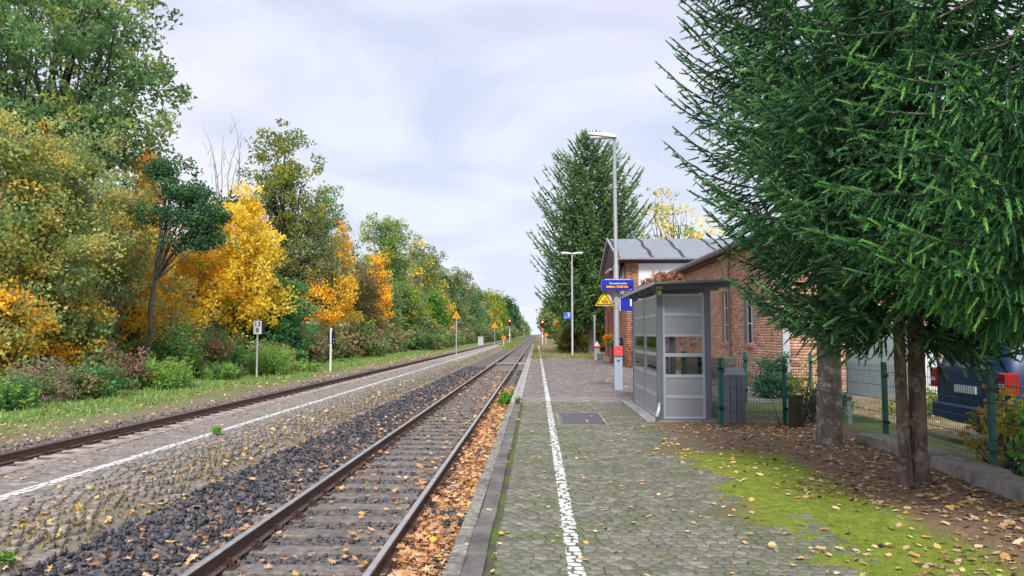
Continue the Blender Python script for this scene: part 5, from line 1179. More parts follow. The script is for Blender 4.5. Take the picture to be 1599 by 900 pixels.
T(566, -19, 400, 34, 'grey brown thinning tree between the two orange maples', [(0.24, 0.18, 0.09, 3), (0.17, 0.17, 0.06, 3)], 520, leaf=.2, clumps=130, per=55, crad=.8, tr=.13)
T(600, -22, 335, 52, 'broad green tree with yellow tips above the orange column', GRN + LIM, 500, leaf=.3, clumps=240, per=62, crad=1.1, tr=.25)
T(655, -21, 370, 40, 'green tree with yellow crown edge further down the wood', GRN + YLW[:1] + BGR, 515, leaf=.34, clumps=200, per=62, crad=1.25, tr=.25)
T(640, -17.5, 440, 34, 'yellowish green tree low in the middle of the wood', LIM + GRN, 525, leaf=.28, clumps=130, per=60, crad=1.0, tr=.15)
T(690, -20.5, 412, 34, 'grey green tree where the wood begins to recede', BGR + DGRN, 525, leaf=.4, clumps=160, per=60, crad=1.4, tr=.25)
T(722, -19, 417, 20, 'dark pine like tree standing above its neighbours', DGRN + BGR, 525, leaf=.4, clumps=120, per=60, crad=1.4, tr=.25)
T(676, -17, 458, 26, 'fresh green young tree at the wood edge near the triangle sign', [(0.12, 0.26, 0.05, 3), (0.17, 0.31, 0.07, 2)], 530, leaf=.34, clumps=120, per=55, crad=1.2, tr=.15)
T(748, -18.5, 442, 20, 'grey green tree before the yellow far crown', BGR + GRN, 528, leaf=.5, clumps=120, per=55, crad=1.7, tr=.25)
T(766, -17.5, 452, 15, 'far yellow lime coloured tree in the receding wood', LIM + YLW[:1], 528, leaf=.6, clumps=110, per=50, crad=2.0, tr=.25)
T(779, -17, 458, 11, 'far yellow green tree next to the dark far tree', LIM, 528, leaf=.7, clumps=90, per=50, crad=2.2, tr=.25)
T(791, -17, 462, 10, 'far dark green tree crowning the receding wood', DGRN, 526, leaf=.9, clumps=90, per=45, crad=2.8, tr=.3)
T(801, -17, 472, 9, 'far dark green tree stepping down toward the vanishing point', DGRN, 526, leaf=1.1, clumps=80, per=45, crad=3.4, tr=.3)
# dead tree
x, y = at(352, -22.5); dt = empty('dead_tree', (x, y, -.4), 'bare dead tree with thin upright branches against the sky', 'tree'); mb = MB()
for dx, hh in ((-1.9, 17.3), (-.6, 16.6), (.1, 18.2), (1.1, 16.8), (.7, 15.5), (-1.3, 15.8)):
    a = Vector((dx * .25, 0, 9.5)); b_ = Vector((dx, random.uniform(-.5, .5), hh)); limb(mb, a, b_, .06, .012, .02, 6, 5)
    for q in range(4):
        t_ = random.uniform(.4, .85); p = a.lerp(b_, t_); limb(mb, p, p + Vector((random.uniform(-.6, .6), random.uniform(-.4, .4), random.uniform(.5, 1.3))), .022, .008, .03, 3, 4)
mb.tube([(0, 0, 0), (0, 0, 5), (0, 0, 10)], [.2, .15, .09], 7, cap=False); mb.build('trunk', DEADW, dt)
# second and third rows filling the wood
FILL = [GRN, OLV, BGR, DGRN, ORA, GRN, BGR, OLV]; random.seed(21)
fl = 'woodland tree growing behind the front row of coloured trees'
protos = []; FN = ['fresh green', 'olive yellow', 'brownish green', 'dark green', 'orange', 'deep green']
for k in range(6):
    hh = random.uniform(9, 11); protos.append(decid('broadleaf_tree', fl, (0, 0, 0), hh, [(0, 0, hh * .6, 2.6, 2.6, hh * .36), (1.2, 0, hh * .45, 2.0, 2, hh * .28), (-1.2, .5, hh * .42, 2.0, 2, hh * .3), (0, 0, hh * .82, 1.5, 1.5, hh * .17)], FILL[k], leaf=.3, clumps=110, per=42, crad=1.0, tr=.16, nb=12, group='second row of ' + FN[k] + ' woodland trees')); protos[-1]['label'] = FN[k] + ' leaved tree standing in the woodland behind the front row'
def dup(root, loc, rz, s_, label=None, group=None):
    r_ = root.copy(); COL.objects.link(r_); r_.location = loc; r_.rotation_euler = (0, 0, rz); r_.scale = (s_,) * 3
    if label: r_['label'] = label
    if group: r_['group'] = group
    for c in root.children:
        q = c.copy(); COL.objects.link(q); q.parent = r_
    return r_
y = 24; used = [False] * 6; i = 0
while y < 560:
    for row, X in enumerate((-22.5, -27)):
        k = random.randrange(6); s_ = random.uniform(.75, 1.02) * (1 + max(0, y - 90) * .0035 if y < 250 else 1.55)
        if y > 60 and row == 1: s_ *= 1.1
        loc = (X + random.uniform(-1.2, 1.2) + (2.5 if y > 90 else 0), y + random.uniform(-1.5, 1.5), -.4); rz = random.uniform(0, 6.28)
        if not used[k]: protos[k].location = loc; protos[k].rotation_euler = (0, 0, rz); protos[k].scale = (s_,) * 3; used[k] = True
        else: dup(protos[k], loc, rz, s_)
    y += random.uniform(3.6, 5) * (1 + max(0, y - 60) * .012)
for k in range(6):
    if not used[k]: protos[k].location = (-32, 40 + k * 9, -.4)
# very far wood closing the view
def far_wood(label, xc, y0, y1, n, hgt, cols, leaf):
    C = np.stack([xc + RNG.normal(0, 2.6, n), RNG.uniform(y0, y1, n), RNG.uniform(.04, 1, n) ** .8 * hgt], 1); C[:, 2] *= (1 + .12 * np.sin(C[:, 1] * .05))
    V, F, Tn = leafcloud(C, 26, 3.0, leaf, cols, .3); o = link('far_wood', npmesh('far_wood', V, F, Tn), LEAF); meta(o, label, kind='stuff'); return o
far_wood('distant green wood left of the tracks near the vanishing point', -19, 560, 1500, 700, 17, DGRN + GRN + BGR, 1.7)
far_wood('distant green wood right of the tracks near the vanishing point', 17, 300, 1500, 800, 15, DGRN + GRN + BGR, 1.6)

# ---- shrubs
def shrub(label, loc, rx, rz, cols, leaf=.1, clumps=60, per=60, crad=.3, group=None, name='shrub', stems=10, lf=LEAF):
    t = empty(name, loc, label, 'shrub', group); C = lobepts([(0, 0, rz * .95, rx, rx, rz), (rx * .4, 0, rz * .7, rx * .6, rx * .6, rz * .7), (-rx * .45, 0, rz * .75, rx * .6, rx * .6, rz * .65)], clumps); C[:, 2] = np.abs(C[:, 2]) + .05
    mb = MB()
    for _ in range(stems): c = C[random.randrange(len(C))]; limb(mb, (random.gauss(0, .08), random.gauss(0, .08), -.05), Vector(c), .018 + rz * .006, .005, .1, 4, 4)
    mb.build('stems', BARK, t); V, F, Tn = leafcloud(C, per, crad, leaf, cols, .25); link('foliage', npmesh('foliage', V, F, Tn), lf, t); return t
def dirmats(D):
    D = D / np.linalg.norm(D, axis=1)[:, None]; up = np.tile([0., 0, 1], (len(D), 1)); up[np.abs(D[:, 2]) > .95] = [1, 0, 0]
    Y = np.cross(up, D); Y /= np.linalg.norm(Y, axis=1)[:, None]; Z_ = np.cross(D, Y); a = RNG.uniform(0, 6.28, len(D))[:, None]
    Y2 = Y * np.cos(a) + Z_ * np.sin(a); Z2 = np.cross(D, Y2); return np.stack([D, Y2, Z2], 2)
def feather(name, label, loc, rx, H, cols, n_st=60, leaf=.11, per=16, group=None, upright=.6):
    """shrub of arching stems, each with leaflets to both sides"""
    t = empty(name, loc, label, 'shrub', group); n_st = int(n_st); a = RNG.uniform(0, 2 * np.pi, n_st); ro = RNG.uniform(0, 1, n_st) ** .6 * rx * .75
    b0 = np.stack([np.cos(a) * ro * .8, np.sin(a) * ro * .8, np.zeros(n_st)], 1); L_ = H * RNG.uniform(.4, 1.3, n_st) * (1.1 - .45 * ro / (rx * .75)); a2 = a + RNG.normal(0, .9, n_st); out = RNG.uniform(.15, .9, n_st) * (1.2 - upright)
    e = np.stack([np.cos(a2), np.sin(a2), np.zeros(n_st)], 1); P, D, S_, cc = [], [], [], []; col = jit(cols, n_st, .25)
    for s_ in np.linspace(.15, 1, per):
        p = b0 + e * (L_ * out * s_ ** 1.6)[:, None] + np.array([0, 0, 1.]) * (L_ * (s_ - .28 * s_ ** 3))[:, None]; side_ = np.stack([-e[:, 1], e[:, 0], np.zeros(n_st)], 1)
        for sg in (-1, 1): P.append(p + RNG.normal(0, .02 * H, p.shape)); D.append(side_ * sg + e * .4 + np.array([0, 0, .25]) + RNG.normal(0, .45, p.shape)); S_.append(np.full(n_st, leaf * (1.15 - .6 * s_)) * RNG.uniform(.7, 1.3, n_st)); cc.append(col * RNG.uniform(.8, 1.2, (n_st, 1)))
    P, D, S_, cc = np.concatenate(P), np.concatenate(D), np.concatenate(S_), np.concatenate(cc); M = dirmats(D)
    TV = np.array([(0, 0, 0), (.5, -.22, .03), (1.15, 0, -.08), (.5, .22, .03)]); V, F = stamp(TV, LT[1], P, M, S_)
    link('foliage', npmesh('foliage', V, F, np.repeat(cc, 4, 0)), LEAF, t); mb = MB()
    for i in range(0, n_st, 4): p0 = Vector(b0[i]); ee = Vector(e[i]); mb.tube([p0 + ee * (L_[i] * out[i] * q ** 1.6) + Vector((0, 0, L_[i] * (q - .28 * q ** 3) - .03)) for q in (0, .35, .7, .95)], [.012, .009, .006, .003], 4, cap=False)
    mb.build('stems', BARK, t); return t
random.seed(5)
FERN = [(0.26, 0.42, 0.10, 4), (0.35, 0.48, 0.13, 3), (0.18, 0.33, 0.08, 2)]
MIDG = [(0.09, 0.24, 0.09, 4), (0.13, 0.30, 0.11, 3), (0.06, 0.17, 0.07, 2)]
def S(px, X, ptop, hw, label, cols, **k):
    x, y = at(px, X); H = zt(ptop, y) + .48
    if cols[0] == FERN[0]: return feather('shrub', label, (x, y, -.5), hw * y / 1155 * 1.15, H * 1.0, cols, n_st=k.get('clumps', 80) * 1.7, leaf=k.get('leaf', .1) * 1.3)
    return shrub(label, (x, y, -.48), hw * y / 1155 * 1.05, max(.3, H / 2), cols, **k)
S(435, -16.2, 430, 44, 'dense dark green young bush below the yellow maple', MIDG, leaf=.17, clumps=170, per=80, crad=.5)
S(262, -14.2, 545, 48, 'light green feathery shrub at the grass edge, left of the kilometre sign', FERN, leaf=.11, clumps=110, per=70, crad=.3)
S(345, -14.6, 560, 40, 'bright green low shrub right of the feathery one', FERN + MIDG[:1], leaf=.11, clumps=90, per=70, crad=.3)
S(425, -13.6, 528, 42, 'light green shrub surrounding the foot of the kilometre sign', FERN, leaf=.12, clumps=120, per=75, crad=.33)
S(478, -12.9, 560, 30, 'low pale green shrub close to the signal board post', FERN + [(0.3, 0.3, 0.12, 1)], leaf=.12, clumps=70, per=60, crad=.3)
S(545, -14.5, 560, 34, 'green weeds mound right of the signal board', FERN + MIDG, leaf=.15, clumps=80, per=60, crad=.4)
S(570, -15.5, 500, 26, 'olive shrub with reddish twigs at wood foot', BGR + FERN[:1], leaf=.17, clumps=90, per=60, crad=.5)
S(130, -15.0, 570, 60, 'dark ivy and bramble mound at the left wood edge', MIDG[:2] + BGR, leaf=.1, clumps=110, per=70, crad=.3)
S(195, -15.4, 548, 36, 'pinkish brown withered shrub by the leaning trunk', [(0.38, 0.24, 0.17, 3), (0.27, 0.18, 0.12, 3), (0.2, 0.2, 0.08, 1)], leaf=.1, clumps=60, per=55, crad=.28)
S(60, -15.4, 560, 50, 'tangle of brown bramble stems at the far left', [(0.32, 0.25, 0.17, 3), (0.22, 0.26, 0.11, 3), (0.40, 0.30, 0.22, 1)], leaf=.08, clumps=80, per=60, crad=.3, stems=40)
S(20, -14.6, 580, 50, 'green nettle patch in front of the fallen branch', FERN[:2] + MIDG, leaf=.1, clumps=90, per=70, crad=.28)
S(325, -16, 510, 40, 'reddish brown thicket behind the bright shrub', [(0.38, 0.25, 0.15, 2), (0.26, 0.27, 0.12, 3)], leaf=.12, clumps=90, per=60, crad=.4)
S(275, -16.4, 470, 34, 'fresh green tall shrub right of the leaning trunk', FERN + MIDG, leaf=.14, clumps=110, per=65, crad=.4)
sl = 'low mixed shrub along the foot of the receding wood'; sp_ = []; SN = ['mid green', 'olive', 'tan brown', 'grey green']
for k, c in enumerate((MIDG + FERN, BGR + FERN, [(0.26, 0.2, 0.11, 3), (0.2, 0.2, 0.09, 2)] + BGR, MIDG + BGR)):
    sp_.append((feather('shrub', sl, (0, 0, -.5), 1.7, 2.4, c, n_st=170, leaf=.26, per=14, group='g') if k in (0, 3) else shrub(sl, (0, 0, -.5), 1.6, 1.0, c, leaf=.2, clumps=80, per=50, crad=.42, stems=30, group='g'))); sp_[-1]['group'] = (SN[k] + ' shrubs along the foot of the wood'); sp_[-1]['label'] = SN[k] + ' shrub in the row along the foot of the receding wood'
us = [0] * 4; y = 34.0
while y < 420:
    for X in ((-16.5, -19.5) if y < 90 else (-14.8, -16.8)):
        k = random.randrange(4); loc = (X + random.uniform(-1.3, 1.3), y + random.uniform(-1.3, 1.3), -.5); s_ = random.uniform(.5, 1.35) * (1 + max(0, y - 50) * .005)
        if not us[k]: sp_[k].location = loc; sp_[k].scale = (s_,) * 3; us[k] = 1
        else: dup(sp_[k], loc, random.uniform(0, 6.28), s_)
    y += random.uniform(2.4, 3.6) * (1 + max(0, y - 50) * .01)
# dark understory at left
for j, px in enumerate((-20, 40, 110, 170, 240, 300)):
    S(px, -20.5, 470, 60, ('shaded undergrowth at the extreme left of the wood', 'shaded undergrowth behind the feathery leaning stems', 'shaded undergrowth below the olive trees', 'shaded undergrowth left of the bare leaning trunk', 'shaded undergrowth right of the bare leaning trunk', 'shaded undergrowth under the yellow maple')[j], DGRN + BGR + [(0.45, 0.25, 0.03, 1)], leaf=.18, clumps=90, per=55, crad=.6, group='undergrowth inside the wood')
# fallen branch
fb = MB(); fb.tube([(-18.6, 24.2, .15), (-17.0, 24.5, .22), (-16.1, 24.8, .3), (-15.4, 25.3, .42)], [.05, .045, .035, .015], 6); fb.tube([(-16.2, 24.7, .3), (-15.9, 24.3, .05), (-15.6, 24.0, -.3)], [.025, .02, .01], 5); fb.tube([(-17.6, 24.4, .2), (-17.55, 24.4, .75)], [.03, .02], 5)
o = fb.build('fallen_branch', DEADW); meta(o, 'bleached fallen branch lying in the undergrowth at the left', 'branch')
# grass on the verge
n = 60000; y = 12 + 150 * RNG.uniform(0, 1, n) ** 1.7; x = -10.4 - RNG.uniform(0, 1, n) ** .8 * 7.5
k = RNG.uniform(0, 1, n) < np.clip((-x - 10.1) * .45 + .25 * np.sin(y * .9) + .2 * np.sin(x * 3), .06, 1); x, y = x[k], y[k]; gr_ = -x > 11.6 + .8 * np.sin(y * .5)
blades('grass', 'green verge grass between far track and wood', np.c_[x, y, np.full(len(x), -.50)][gr_], (RNG.uniform(.05, .17, len(x)) * (1 + y * .006))[gr_], [(0.24, 0.40, 0.11, 4), (0.31, 0.46, 0.13, 3), (0.40, 0.38, 0.17, 1), (0.17, 0.31, 0.09, 2)], .16, .8)
blades('dry_grass', 'dry tan grass beside the far track', np.c_[x, y, np.full(len(x), -.51)][~gr_], (RNG.uniform(.04, .12, len(x)) * (1 + y * .006))[~gr_], [(0.46, 0.37, 0.22, 4), (0.38, 0.29, 0.19, 3), (0.29, 0.33, 0.13, 2)], .14, .8)
n = 1200; y = 14 + 80 * RNG.uniform(0, 1, n) ** 1.6; x = RNG.uniform(-13.5, -9.9, n)
leaves('verge_leaves', 'fallen yellow leaves along the far track verge', np.c_[x, y, np.full(n, -.47)], RNG.uniform(.05, .09, n) * grow(y, .02), PALL, OVAL, .5)
# path grass at right, far
n = 14000; y = 49.5 + 120 * RNG.uniform(0, 1, n) ** 1.5; x = RNG.uniform(-.5, 12, n); k = (np.abs(x - 1.4) > 1.1 + .5 * np.sin(y * .7)) | (RNG.uniform(0, 1, n) < .25); x, y = x[k], y[k]
blades('path_grass', 'thin yellow green grass beside the far path', np.c_[x, y, np.full(len(x), -.075)], RNG.uniform(.06, .2, len(x)) * 1.5, [(0.26, 0.27, 0.07, 3), (0.36, 0.28, 0.11, 3), (0.18, 0.24, 0.06, 2)], .12, .6)
# between-track grass far
n = 5000; y = 100 + 200 * RNG.uniform(0, 1, n) ** 1.3; x = RNG.uniform(-6.4, -4.0, n)
blades('track_grass', 'yellow green grass mound between the tracks beyond the island', np.c_[x, y, np.full(n, -.5)], RNG.uniform(.2, .5, n), [(0.34, 0.38, 0.07, 3), (0.25, 0.29, 0.08, 3)], .2, .6)
# little green clump by the kerb
shrub('fresh green weed clump growing between kerb and rail', (-.80, 21.8, -.53), .27, .2, [(0.08, 0.30, 0.03, 3), (0.12, 0.38, 0.05, 2)], leaf=.06, clumps=40, per=45, crad=.1, name='weed_clump', stems=6)
shrub('small green tuft rooted in the kerb joint', (-.42, 17.0, .0), .07, .05, [(0.2, 0.32, 0.06, 3)], leaf=.04, clumps=8, per=25, crad=.05, name='weed_clump', stems=3)
for (x, y, lb_) in ((-4.55, 5.6, 'green weed tuft at the lower left ballast edge'), (-4.62, 6.4, 'small green weed among leaves on the island flank'), (-5.3, 12.2, 'tiny green weed on the island white line')):
    shrub(lb_, (x, y, izz(x) - (.03 if x > -4.7 else .0)), .05, .03, [(0.12, 0.30, 0.04, 3), (0.2, 0.36, 0.07, 2)], leaf=.042, clumps=7, per=26, crad=.05, name='weed_clump', stems=3)

# ---- conifers
def brush(n, L_, r, w_, core):
    vs, fs = [], []
    for i in range(n):
        t_ = (i + .5) / n; a = i * 2.4; px = L_ * t_ * .92; rr = r * (1 - .25 * t_)
        dx, dz = math.cos(a), math.sin(a); s_ = Vector((0, -dz, dx)) * w_
        b0 = Vector((px, 0, 0)); tip = Vector((px + rr * .75, dx * rr, dz * rr)); k = len(vs)
        vs += [tuple(b0 - s_), tuple(b0 + s_), tuple(tip)]; fs.append((k, k + 1, k + 2))
    for a in (0.4, 0.4 + math.pi / 2):     # needle mass close to the twig
        dx, dz = math.cos(a) * core, math.sin(a) * core; k = len(vs)
        vs += [(0, dx, dz), (0, -dx, -dz), (L_ * .96, -dx * .45, -dz * .45), (L_ * .96, dx * .45, dz * .45)]; fs += [(k, k + 1, k + 2), (k, k + 2, k + 3)]
    return np.array(vs), np.array(fs)
def conifer(label, loc, h, prof, cols, tips, unit=.15, nn=11, nr=.031, nw=.0062, core=.0115, whorl=.28, per=6, droop=.5, rise=.25, side=.11, trunks=((0, 0, .18),), barkm=BARKS, z0=1.3, zmax=None, step=1.0, keep=None, name='spruce_tree', thin=1.0, group=None, maxside=.62, hang=.35, tip=.22):
    t = empty(name, loc, label, 'tree', group); TVb, TFb = brush(nn, unit, nr, nw, core); P, D, Cc = [], [], []; bb = MB()
    z = z0
    while z < h - .15:
        rz_ = np.interp(z, [p[0] for p in prof], [p[1] for p in prof]); low = 1.0 if (zmax is None or z < zmax) else .4
        for j in range(max(3, int(per * (1 if low == 1 else .6)))):
            az = random.uniform(0, 2 * math.pi); Lb = rz_ * random.uniform(.62, 1.12)
            if Lb < .12: continue
            if keep and not keep(az, z): continue
            zz0 = z + random.uniform(-.12, .12); tx, ty, _ = trunks[j % len(trunks)]
            e = Vector((math.cos(az), math.sin(az), 0)); perp = Vector((-e.y, e.x, 0)); m_ = 7; up = rise * (.4 + .9 * z / h)
            dr_ = droop * random.uniform(.7, 1.2)
            pts = [Vector((tx, ty, zz0)) + e * (Lb * s_) + Vector((0, 0, Lb * (up * s_ - dr_ * s_ * (1 - s_) * 1.3 - dr_ * .25 * s_ + tip * s_ ** 3))) for s_ in [i / m_ for i in range(m_ + 1)]]
            bb.tube(pts, [max(.003, .0075 * Lb * (1 - .9 * i / m_) + .002) for i in range(m_ + 1)], 4, cap=False)
            s_ = .16; sgn = 1
            A = np.array([p[:] for p in pts])
            while s_ < 1.0:
                q = s_ * m_; i = min(int(q), m_ - 1); p = A[i] + (A[i + 1] - A[i]) * (q - i); tang = A[i + 1] - A[i]; tang = tang / np.linalg.norm(tang)
                rem = (1 - s_) * Lb; sl_ = min(maxside, .10 + .48 * rem) * random.uniform(.65, 1.15); sgn = -sgn
                dvec = tang * .75 + np.array(perp) * sgn * .85 * random.uniform(.7, 1.1) + np.array([0, 0, -hang * random.uniform(.3, 1.5)]); dvec /= np.linalg.norm(dvec)
                P.append(p); D.append(tang + np.array([0, 0, .12]) + np.array(perp) * random.uniform(-.3, .3)); Cc.append(1 if random.random() < .3 and s_ > .5 else 0)
                nu = max(1, int(sl_ / (unit * .82)))
                for u_ in range(nu):
                    if random.random() > thin: continue
                    f_ = (u_) / nu; dd = dvec + np.array([0, 0, -.55 * hang * 2 * f_]); dd /= np.linalg.norm(dd)
                    pp = p + dvec * sl_ * f_ + np.array([0, 0, -.25 * hang * sl_ * f_ * f_]); P.append(pp); D.append(dd); Cc.append(1 if u_ == nu - 1 and s_ > .35 and random.random() < .6 else 0)
                    if nu > 2 and 0 < u_ < nu - 1 and random.random() < .75:
                        d2 = dd * .7 + tang * .5 * random.choice((-1, 1)) + np.array([0, 0, -.2 * hang]); P.append(pp); D.append(d2); Cc.append(1 if random.random() < .35 else 0)
                s_ += side * step * (1 if low == 1 else 2) / Lb * random.uniform(.8, 1.2)
            for u_ in range(3): q = A[-1] - (A[-1] - A[-2]) * (u_ * .4); P.append(q); D.append(A[-1] - A[-2] + np.array([0, 0, .02])); Cc.append(1)
        z += whorl * random.uniform(.8, 1.2) / (low if low < 1 else 1)
    P, D, Cc = np.array(P), np.array(D), np.array(Cc); n = len(P)
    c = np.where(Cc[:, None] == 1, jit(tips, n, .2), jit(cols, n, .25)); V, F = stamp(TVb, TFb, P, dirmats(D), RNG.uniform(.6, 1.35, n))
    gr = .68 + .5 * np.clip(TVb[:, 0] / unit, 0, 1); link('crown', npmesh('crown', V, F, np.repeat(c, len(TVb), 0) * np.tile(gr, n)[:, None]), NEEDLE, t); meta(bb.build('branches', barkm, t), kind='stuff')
    for tx, ty, tr in trunks:
        hh = h * .97; na = 26; zs = np.concatenate([np.linspace(-.12, 2.6, 60 if z0 < 2.4 and unit < .3 else 12), np.linspace(2.9, hh, 14)]); ang = np.linspace(0, 2 * np.pi, na, endpoint=False); ph = random.uniform(0, 6)
        ZZ, AA = np.meshgrid(zs, ang, indexing='ij'); rad = tr * (1 - .93 * np.clip(ZZ / hh, 0, 1) ** 1.1) * (1 + .06 * np.sin(3 * AA + ph + ZZ * .8) + .03 * np.sin(7 * AA + ZZ * 5) + RNG.normal(0, .035, ZZ.shape)) * (1 + .55 * np.exp(-np.clip(ZZ, 0, 9) / .13) * (.55 + .45 * np.sin(4 * AA + ph))) + .004
        V = np.stack([tx * (1 + .2 * np.exp(-ZZ)) + .02 * np.sin(ZZ * 1.3 + ph) + rad * np.cos(AA), ty + .02 * np.sin(ZZ * 1.1) + rad * np.sin(AA), ZZ], -1).reshape(-1, 3)
        ii = (np.arange(len(zs) - 1)[:, None] * na + np.arange(na)[None]).ravel(); jj = (np.arange(len(zs) - 1)[:, None] * na + (np.arange(na)[None] + 1) % na).ravel()
        link('trunk', npmesh('trunk', V, np.stack([ii, jj, jj + na, ii + na], 1), smooth=unit > .3), barkm, t)
    print('conifer', label[:30], n, 'units', len(F), 'tris'); return t
random.seed(3)
BG = [(0.060, 0.15, 0.070, 3), (0.045, 0.115, 0.058, 3), (0.08, 0.17, 0.075, 1)]
BT_ = [(0.145, 0.30, 0.11, 3), (0.19, 0.36, 0.13, 2), (0.10, 0.23, 0.11, 2)]
conifer('spruce with thick lichen grey trunk and airy left outline against the sky', (4.15, 10.7, 0), 13,
        [(1.3, .4), (1.8, .8), (2.3, 1.3), (2.8, 1.65), (3.6, 2.0), (5, 2.15), (6.5, 2.1), (9, 1.6), (13, .05)], BG, BT_, barkm=BARKL, trunks=((0, 0, .165),), z0=1.55, zmax=6.9, droop=.35, rise=.18, per=9, whorl=.19, side=.07, hang=.42, keep=lambda a, z: math.sin(a) < .75 or random.random() < .4)
conifer('twin stemmed dark spruce nearest the concrete kerb', (4.02, 8.12, 0), 11,
        [(1.5, .9), (2.0, 1.45), (2.6, 1.8), (3.4, 1.95), (5, 1.9), (7, 1.3), (11, .05)], BG, BT_ + [(0.10, 0.24, 0.07, 1)], trunks=((-.095, -.02, .058), (.07, .03, .086)), z0=1.65, zmax=5.4, droop=.42, rise=-.12, tip=.12, per=11, whorl=.135, side=.06, hang=.45, keep=lambda a, z: math.sin(a) < .7 or random.random() < .35)
conifer('closest spruce with light green hanging sprays at the right edge', (4.7, 5.9, 0), 10,
        [(1.9, 1.1), (2.5, 1.8), (3.2, 2.2), (5, 2.25), (7, 1.4), (10, .05)], [(0.055, 0.15, 0.065, 3), (0.04, 0.11, 0.05, 3)], [(0.12, 0.30, 0.085, 3), (0.18, 0.38, 0.10, 3), (0.09, 0.23, 0.08, 2)], unit=.14, nn=12, nr=.028, nw=.0054, core=.010, trunks=((0, 0, .17),), z0=2.1, zmax=4.4, droop=.5, rise=-.32, tip=.05, per=12, whorl=.12, side=.056, hang=1.1, maxside=.5, keep=lambda a, z: math.sin(a) < .75 and (math.cos(a) < .6 or random.random() < .5))
# mid-distance conifers beside the station
MG = [(0.09, 0.18, 0.07, 3), (0.065, 0.14, 0.06, 3), (0.125, 0.21, 0.08, 2)]; MT = [(0.19, 0.31, 0.11, 3), (0.24, 0.36, 0.13, 2), (0.13, 0.24, 0.09, 2)]
conifer('large fir tree filling the gap behind the lamp masts', (4.6, 63, -.07), 18.8, [(3, 3.5), (6, 4.7), (10, 5.0), (12, 4.8), (14.3, 3.8), (16.5, 2.5), (18.8, .4)], MG, MT, unit=.42, nn=8, nr=.12, nw=.03, core=.045, whorl=.44, per=15, side=.31, droop=.45, rise=.18, trunks=((0, 0, .24),), z0=3.1, barkm=BARK, maxside=1.5, hang=.5, tip=.3, name='fir_tree')
DG = [(0.03, 0.10, 0.065, 3), (0.045, 0.125, 0.075, 3)]; DT = [(0.06, 0.18, 0.105, 3), (0.085, 0.22, 0.12, 1)]
conifer('darker blue green fir leaning over the path behind the large fir', (3.5, 73, -.07), 14.5, [(3.4, 2.4), (5, 3.4), (8, 3.6), (11, 2.4), (14.5, .15)], DG, DT, unit=.42, nn=8, nr=.12, nw=.03, core=.045, whorl=.6, per=8, side=.28, droop=.45, rise=.12, trunks=((0, 0, .22),), z0=3.6, barkm=BARK, maxside=1.4, hang=.3, name='fir_tree')
conifer('fir with drooping boughs right of the large fir', (7.6, 66, -.07), 14.8, [(2, 3), (5, 3.6), (8, 3.2), (11, 2.0), (14.8, .15)], MG, MT, unit=.42, nn=8, nr=.12, nw=.03, core=.045, whorl=.6, per=8, side=.30, droop=.45, rise=.12, trunks=((0, 0, .2),), z0=2.2, barkm=BARK, maxside=1.4, hang=.3, name='fir_tree')
# trees behind the roof and along the path
x_, y_ = 13.0, 66
decid('broadleaf_tree', 'golden leaved tree glimpsed above the station roof', (12.6, 68, 0), 15.5, [(0, 0, 11, 2.6, 2.5, 3.6), (1.5, 0, 9, 2.5, 2, 2.6), (-.8, 0, 13, 1.4, 1.4, 1.6)], YLW + LIM, leaf=.24, clumps=90, per=34, crad=.8, tr=.2, nb=36, barkm=BARK)
for (x, y, h_, c, lb_) in ((6.2, 96, 8, ORA + LIM, 'low autumn tree behind the distant small shelter'), (5.6, 130, 9.5, LIM + BGR, 'yellow green tree beyond the distant orange board'), (4.6, 190, 10.5, BGR + GRN, 'olive tree where the path disappears'), (4.4, 255, 11, GRN + BGR, 'green tree near the vanishing point on the right')):
    decid('broadleaf_tree', lb_, (x, y, -.05), h_, [(0, 0, h_ * .55, h_ * .28, h_ * .28, h_ * .42), (h_ * .15, 0, h_ * .4, h_ * .26, h_ * .26, h_ * .35)], c, leaf=.35 * y / 110, clumps=110, per=50, crad=.9 * y / 110, tr=.15)
for (x, y, rx, rz, c, lb_) in ((3.1, 68, 1.0, 1.3, [(0.35, 0.30, 0.05, 3), (0.2, 0.25, 0.06, 3)], 'yellow green shrub under the fir beside its trunk'), (5.6, 66.5, 1.3, 1.7, YLW[:2] + BGR, 'yellowing bush right of the fir trunk'), (7.2, 58, 1.7, 1.9, DGRN, 'dark evergreen bush behind the station corner'), (4.1, 78, 1.5, 1.6, LIM + BGR, 'pale green shrub beside the distant shelter'), (5.6, 73, 2.4, 2.4, DGRN, 'black green thicket beneath the firs'), (8.5, 70, 2.6, 2.5, DGRN, 'dark hedge deep behind the station'), (5.0, 90, 2.0, 2.2, LIM + ORA[:1], 'golden shrub behind the distant shelter')):
    shrub(lb_, (x, y, -.07), rx, rz, c, leaf=.17, clumps=90, per=60, crad=.4)
# dry heap on the shelter roof
hp_ = shrub('heap of dry brown beech leaves rising above the shelter roof', (2.95, 17.2, 2.44), .38, .25, [(0.42, 0.21, 0.12, 3), (0.52, 0.30, 0.18, 3), (0.28, 0.12, 0.07, 2)], leaf=.09, clumps=60, per=55, crad=.14, name='dry_creeper', stems=14, lf=FALLEN)
# orange plant over the distant shelter
shrub('orange creeper hanging at the roof of the distant shelter', (2.3, 83.2, 2.2), .3, .35, ORA, leaf=.13, clumps=20, per=30, crad=.2, name='creeper')
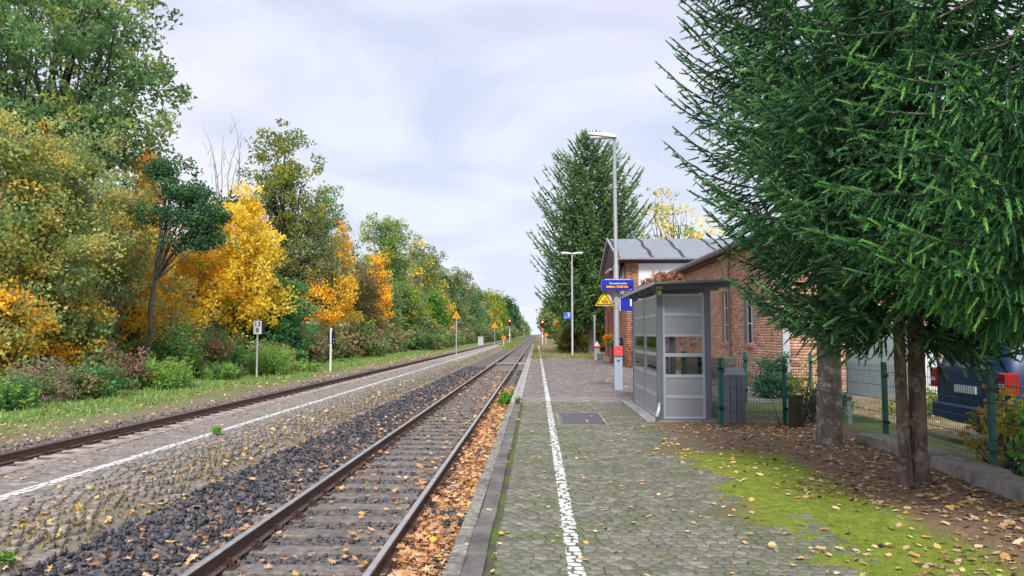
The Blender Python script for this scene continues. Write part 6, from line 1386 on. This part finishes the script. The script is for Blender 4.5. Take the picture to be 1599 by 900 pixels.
# bushes at the fence
shrub('dark green bush against the brick wing behind the rear fence', (6.0, 18.9, -.05), .42, .5, DGRN, leaf=.09, clumps=70, per=60, crad=.18)
shrub('yellow green twiggy shrub beside the timber stump', (5.0, 13.8, -.02), .55, .62, [(0.40, 0.42, 0.05, 3), (0.55, 0.42, 0.06, 2)], leaf=.06, clumps=26, per=16, crad=.16, stems=22)
shrub('yellow leaved sapling just behind the kerb fence', (5.55, 8.9, -.06), .5, .52, [(0.60, 0.38, 0.05, 3), (0.45, 0.36, 0.06, 2), (0.2, 0.25, 0.05, 1)], leaf=.075, clumps=60, per=22, crad=.18, stems=22)
shrub('green leafy bush behind the fence at the right edge', (5.75, 8.35, -.06), .42, .46, [(0.14, 0.34, 0.04, 3), (0.2, 0.42, 0.06, 2), (0.08, 0.2, 0.03, 2)], leaf=.085, clumps=60, per=28, crad=.16, stems=14)
shrub('low green and yellow growth at the foot of the brick wall', (8.0, 15.6, -.1), .7, .3, [(0.3, 0.3, 0.06, 3), (0.16, 0.26, 0.05, 3)], leaf=.07, clumps=60, per=26, crad=.16, stems=10)
shrub('dark shrub below the notice board', (5.9, 15.2, -.08), .4, .28, DGRN, leaf=.06, clumps=40, per=40, crad=.13)
# flower boxes on the station
for (x, y, z, c, lb_) in ((4.02, 40.6, 1.15, ORA + [(0.7, .3, .02, 3)], 'hanging box of orange flowers on the station wall'), (4.05, 37.4, .95, [(0.08, 0.25, 0.05, 3), (0.03, 0.04, 0.35, 2)], 'window box of green plants and blue flowers near the corner')):
    t = shrub(lb_, (x, y, z), .36, .2, c, leaf=.08, clumps=26, per=40, crad=.14, name='flower_box', stems=3); MB().box(-.12, .22, -.5, .5, -.22, .02, bev=.01).build('planter', WOODD, t)
# twigs by the stump
tw = MB()
for _ in range(16):
    b_ = Vector((4.5 + random.uniform(-.3, .5), 12.95 + random.uniform(-.1, .2), -.02)); e_ = b_ + Vector((random.uniform(-.5, .5), random.uniform(-.1, .2), random.uniform(.3, .75))); limb(tw, b_, e_, .010, .003, .08, 4, 4)
o = tw.build('bare_twigs', BARK); meta(o, 'thin bare twigs sprouting around the timber stump', 'twigs')
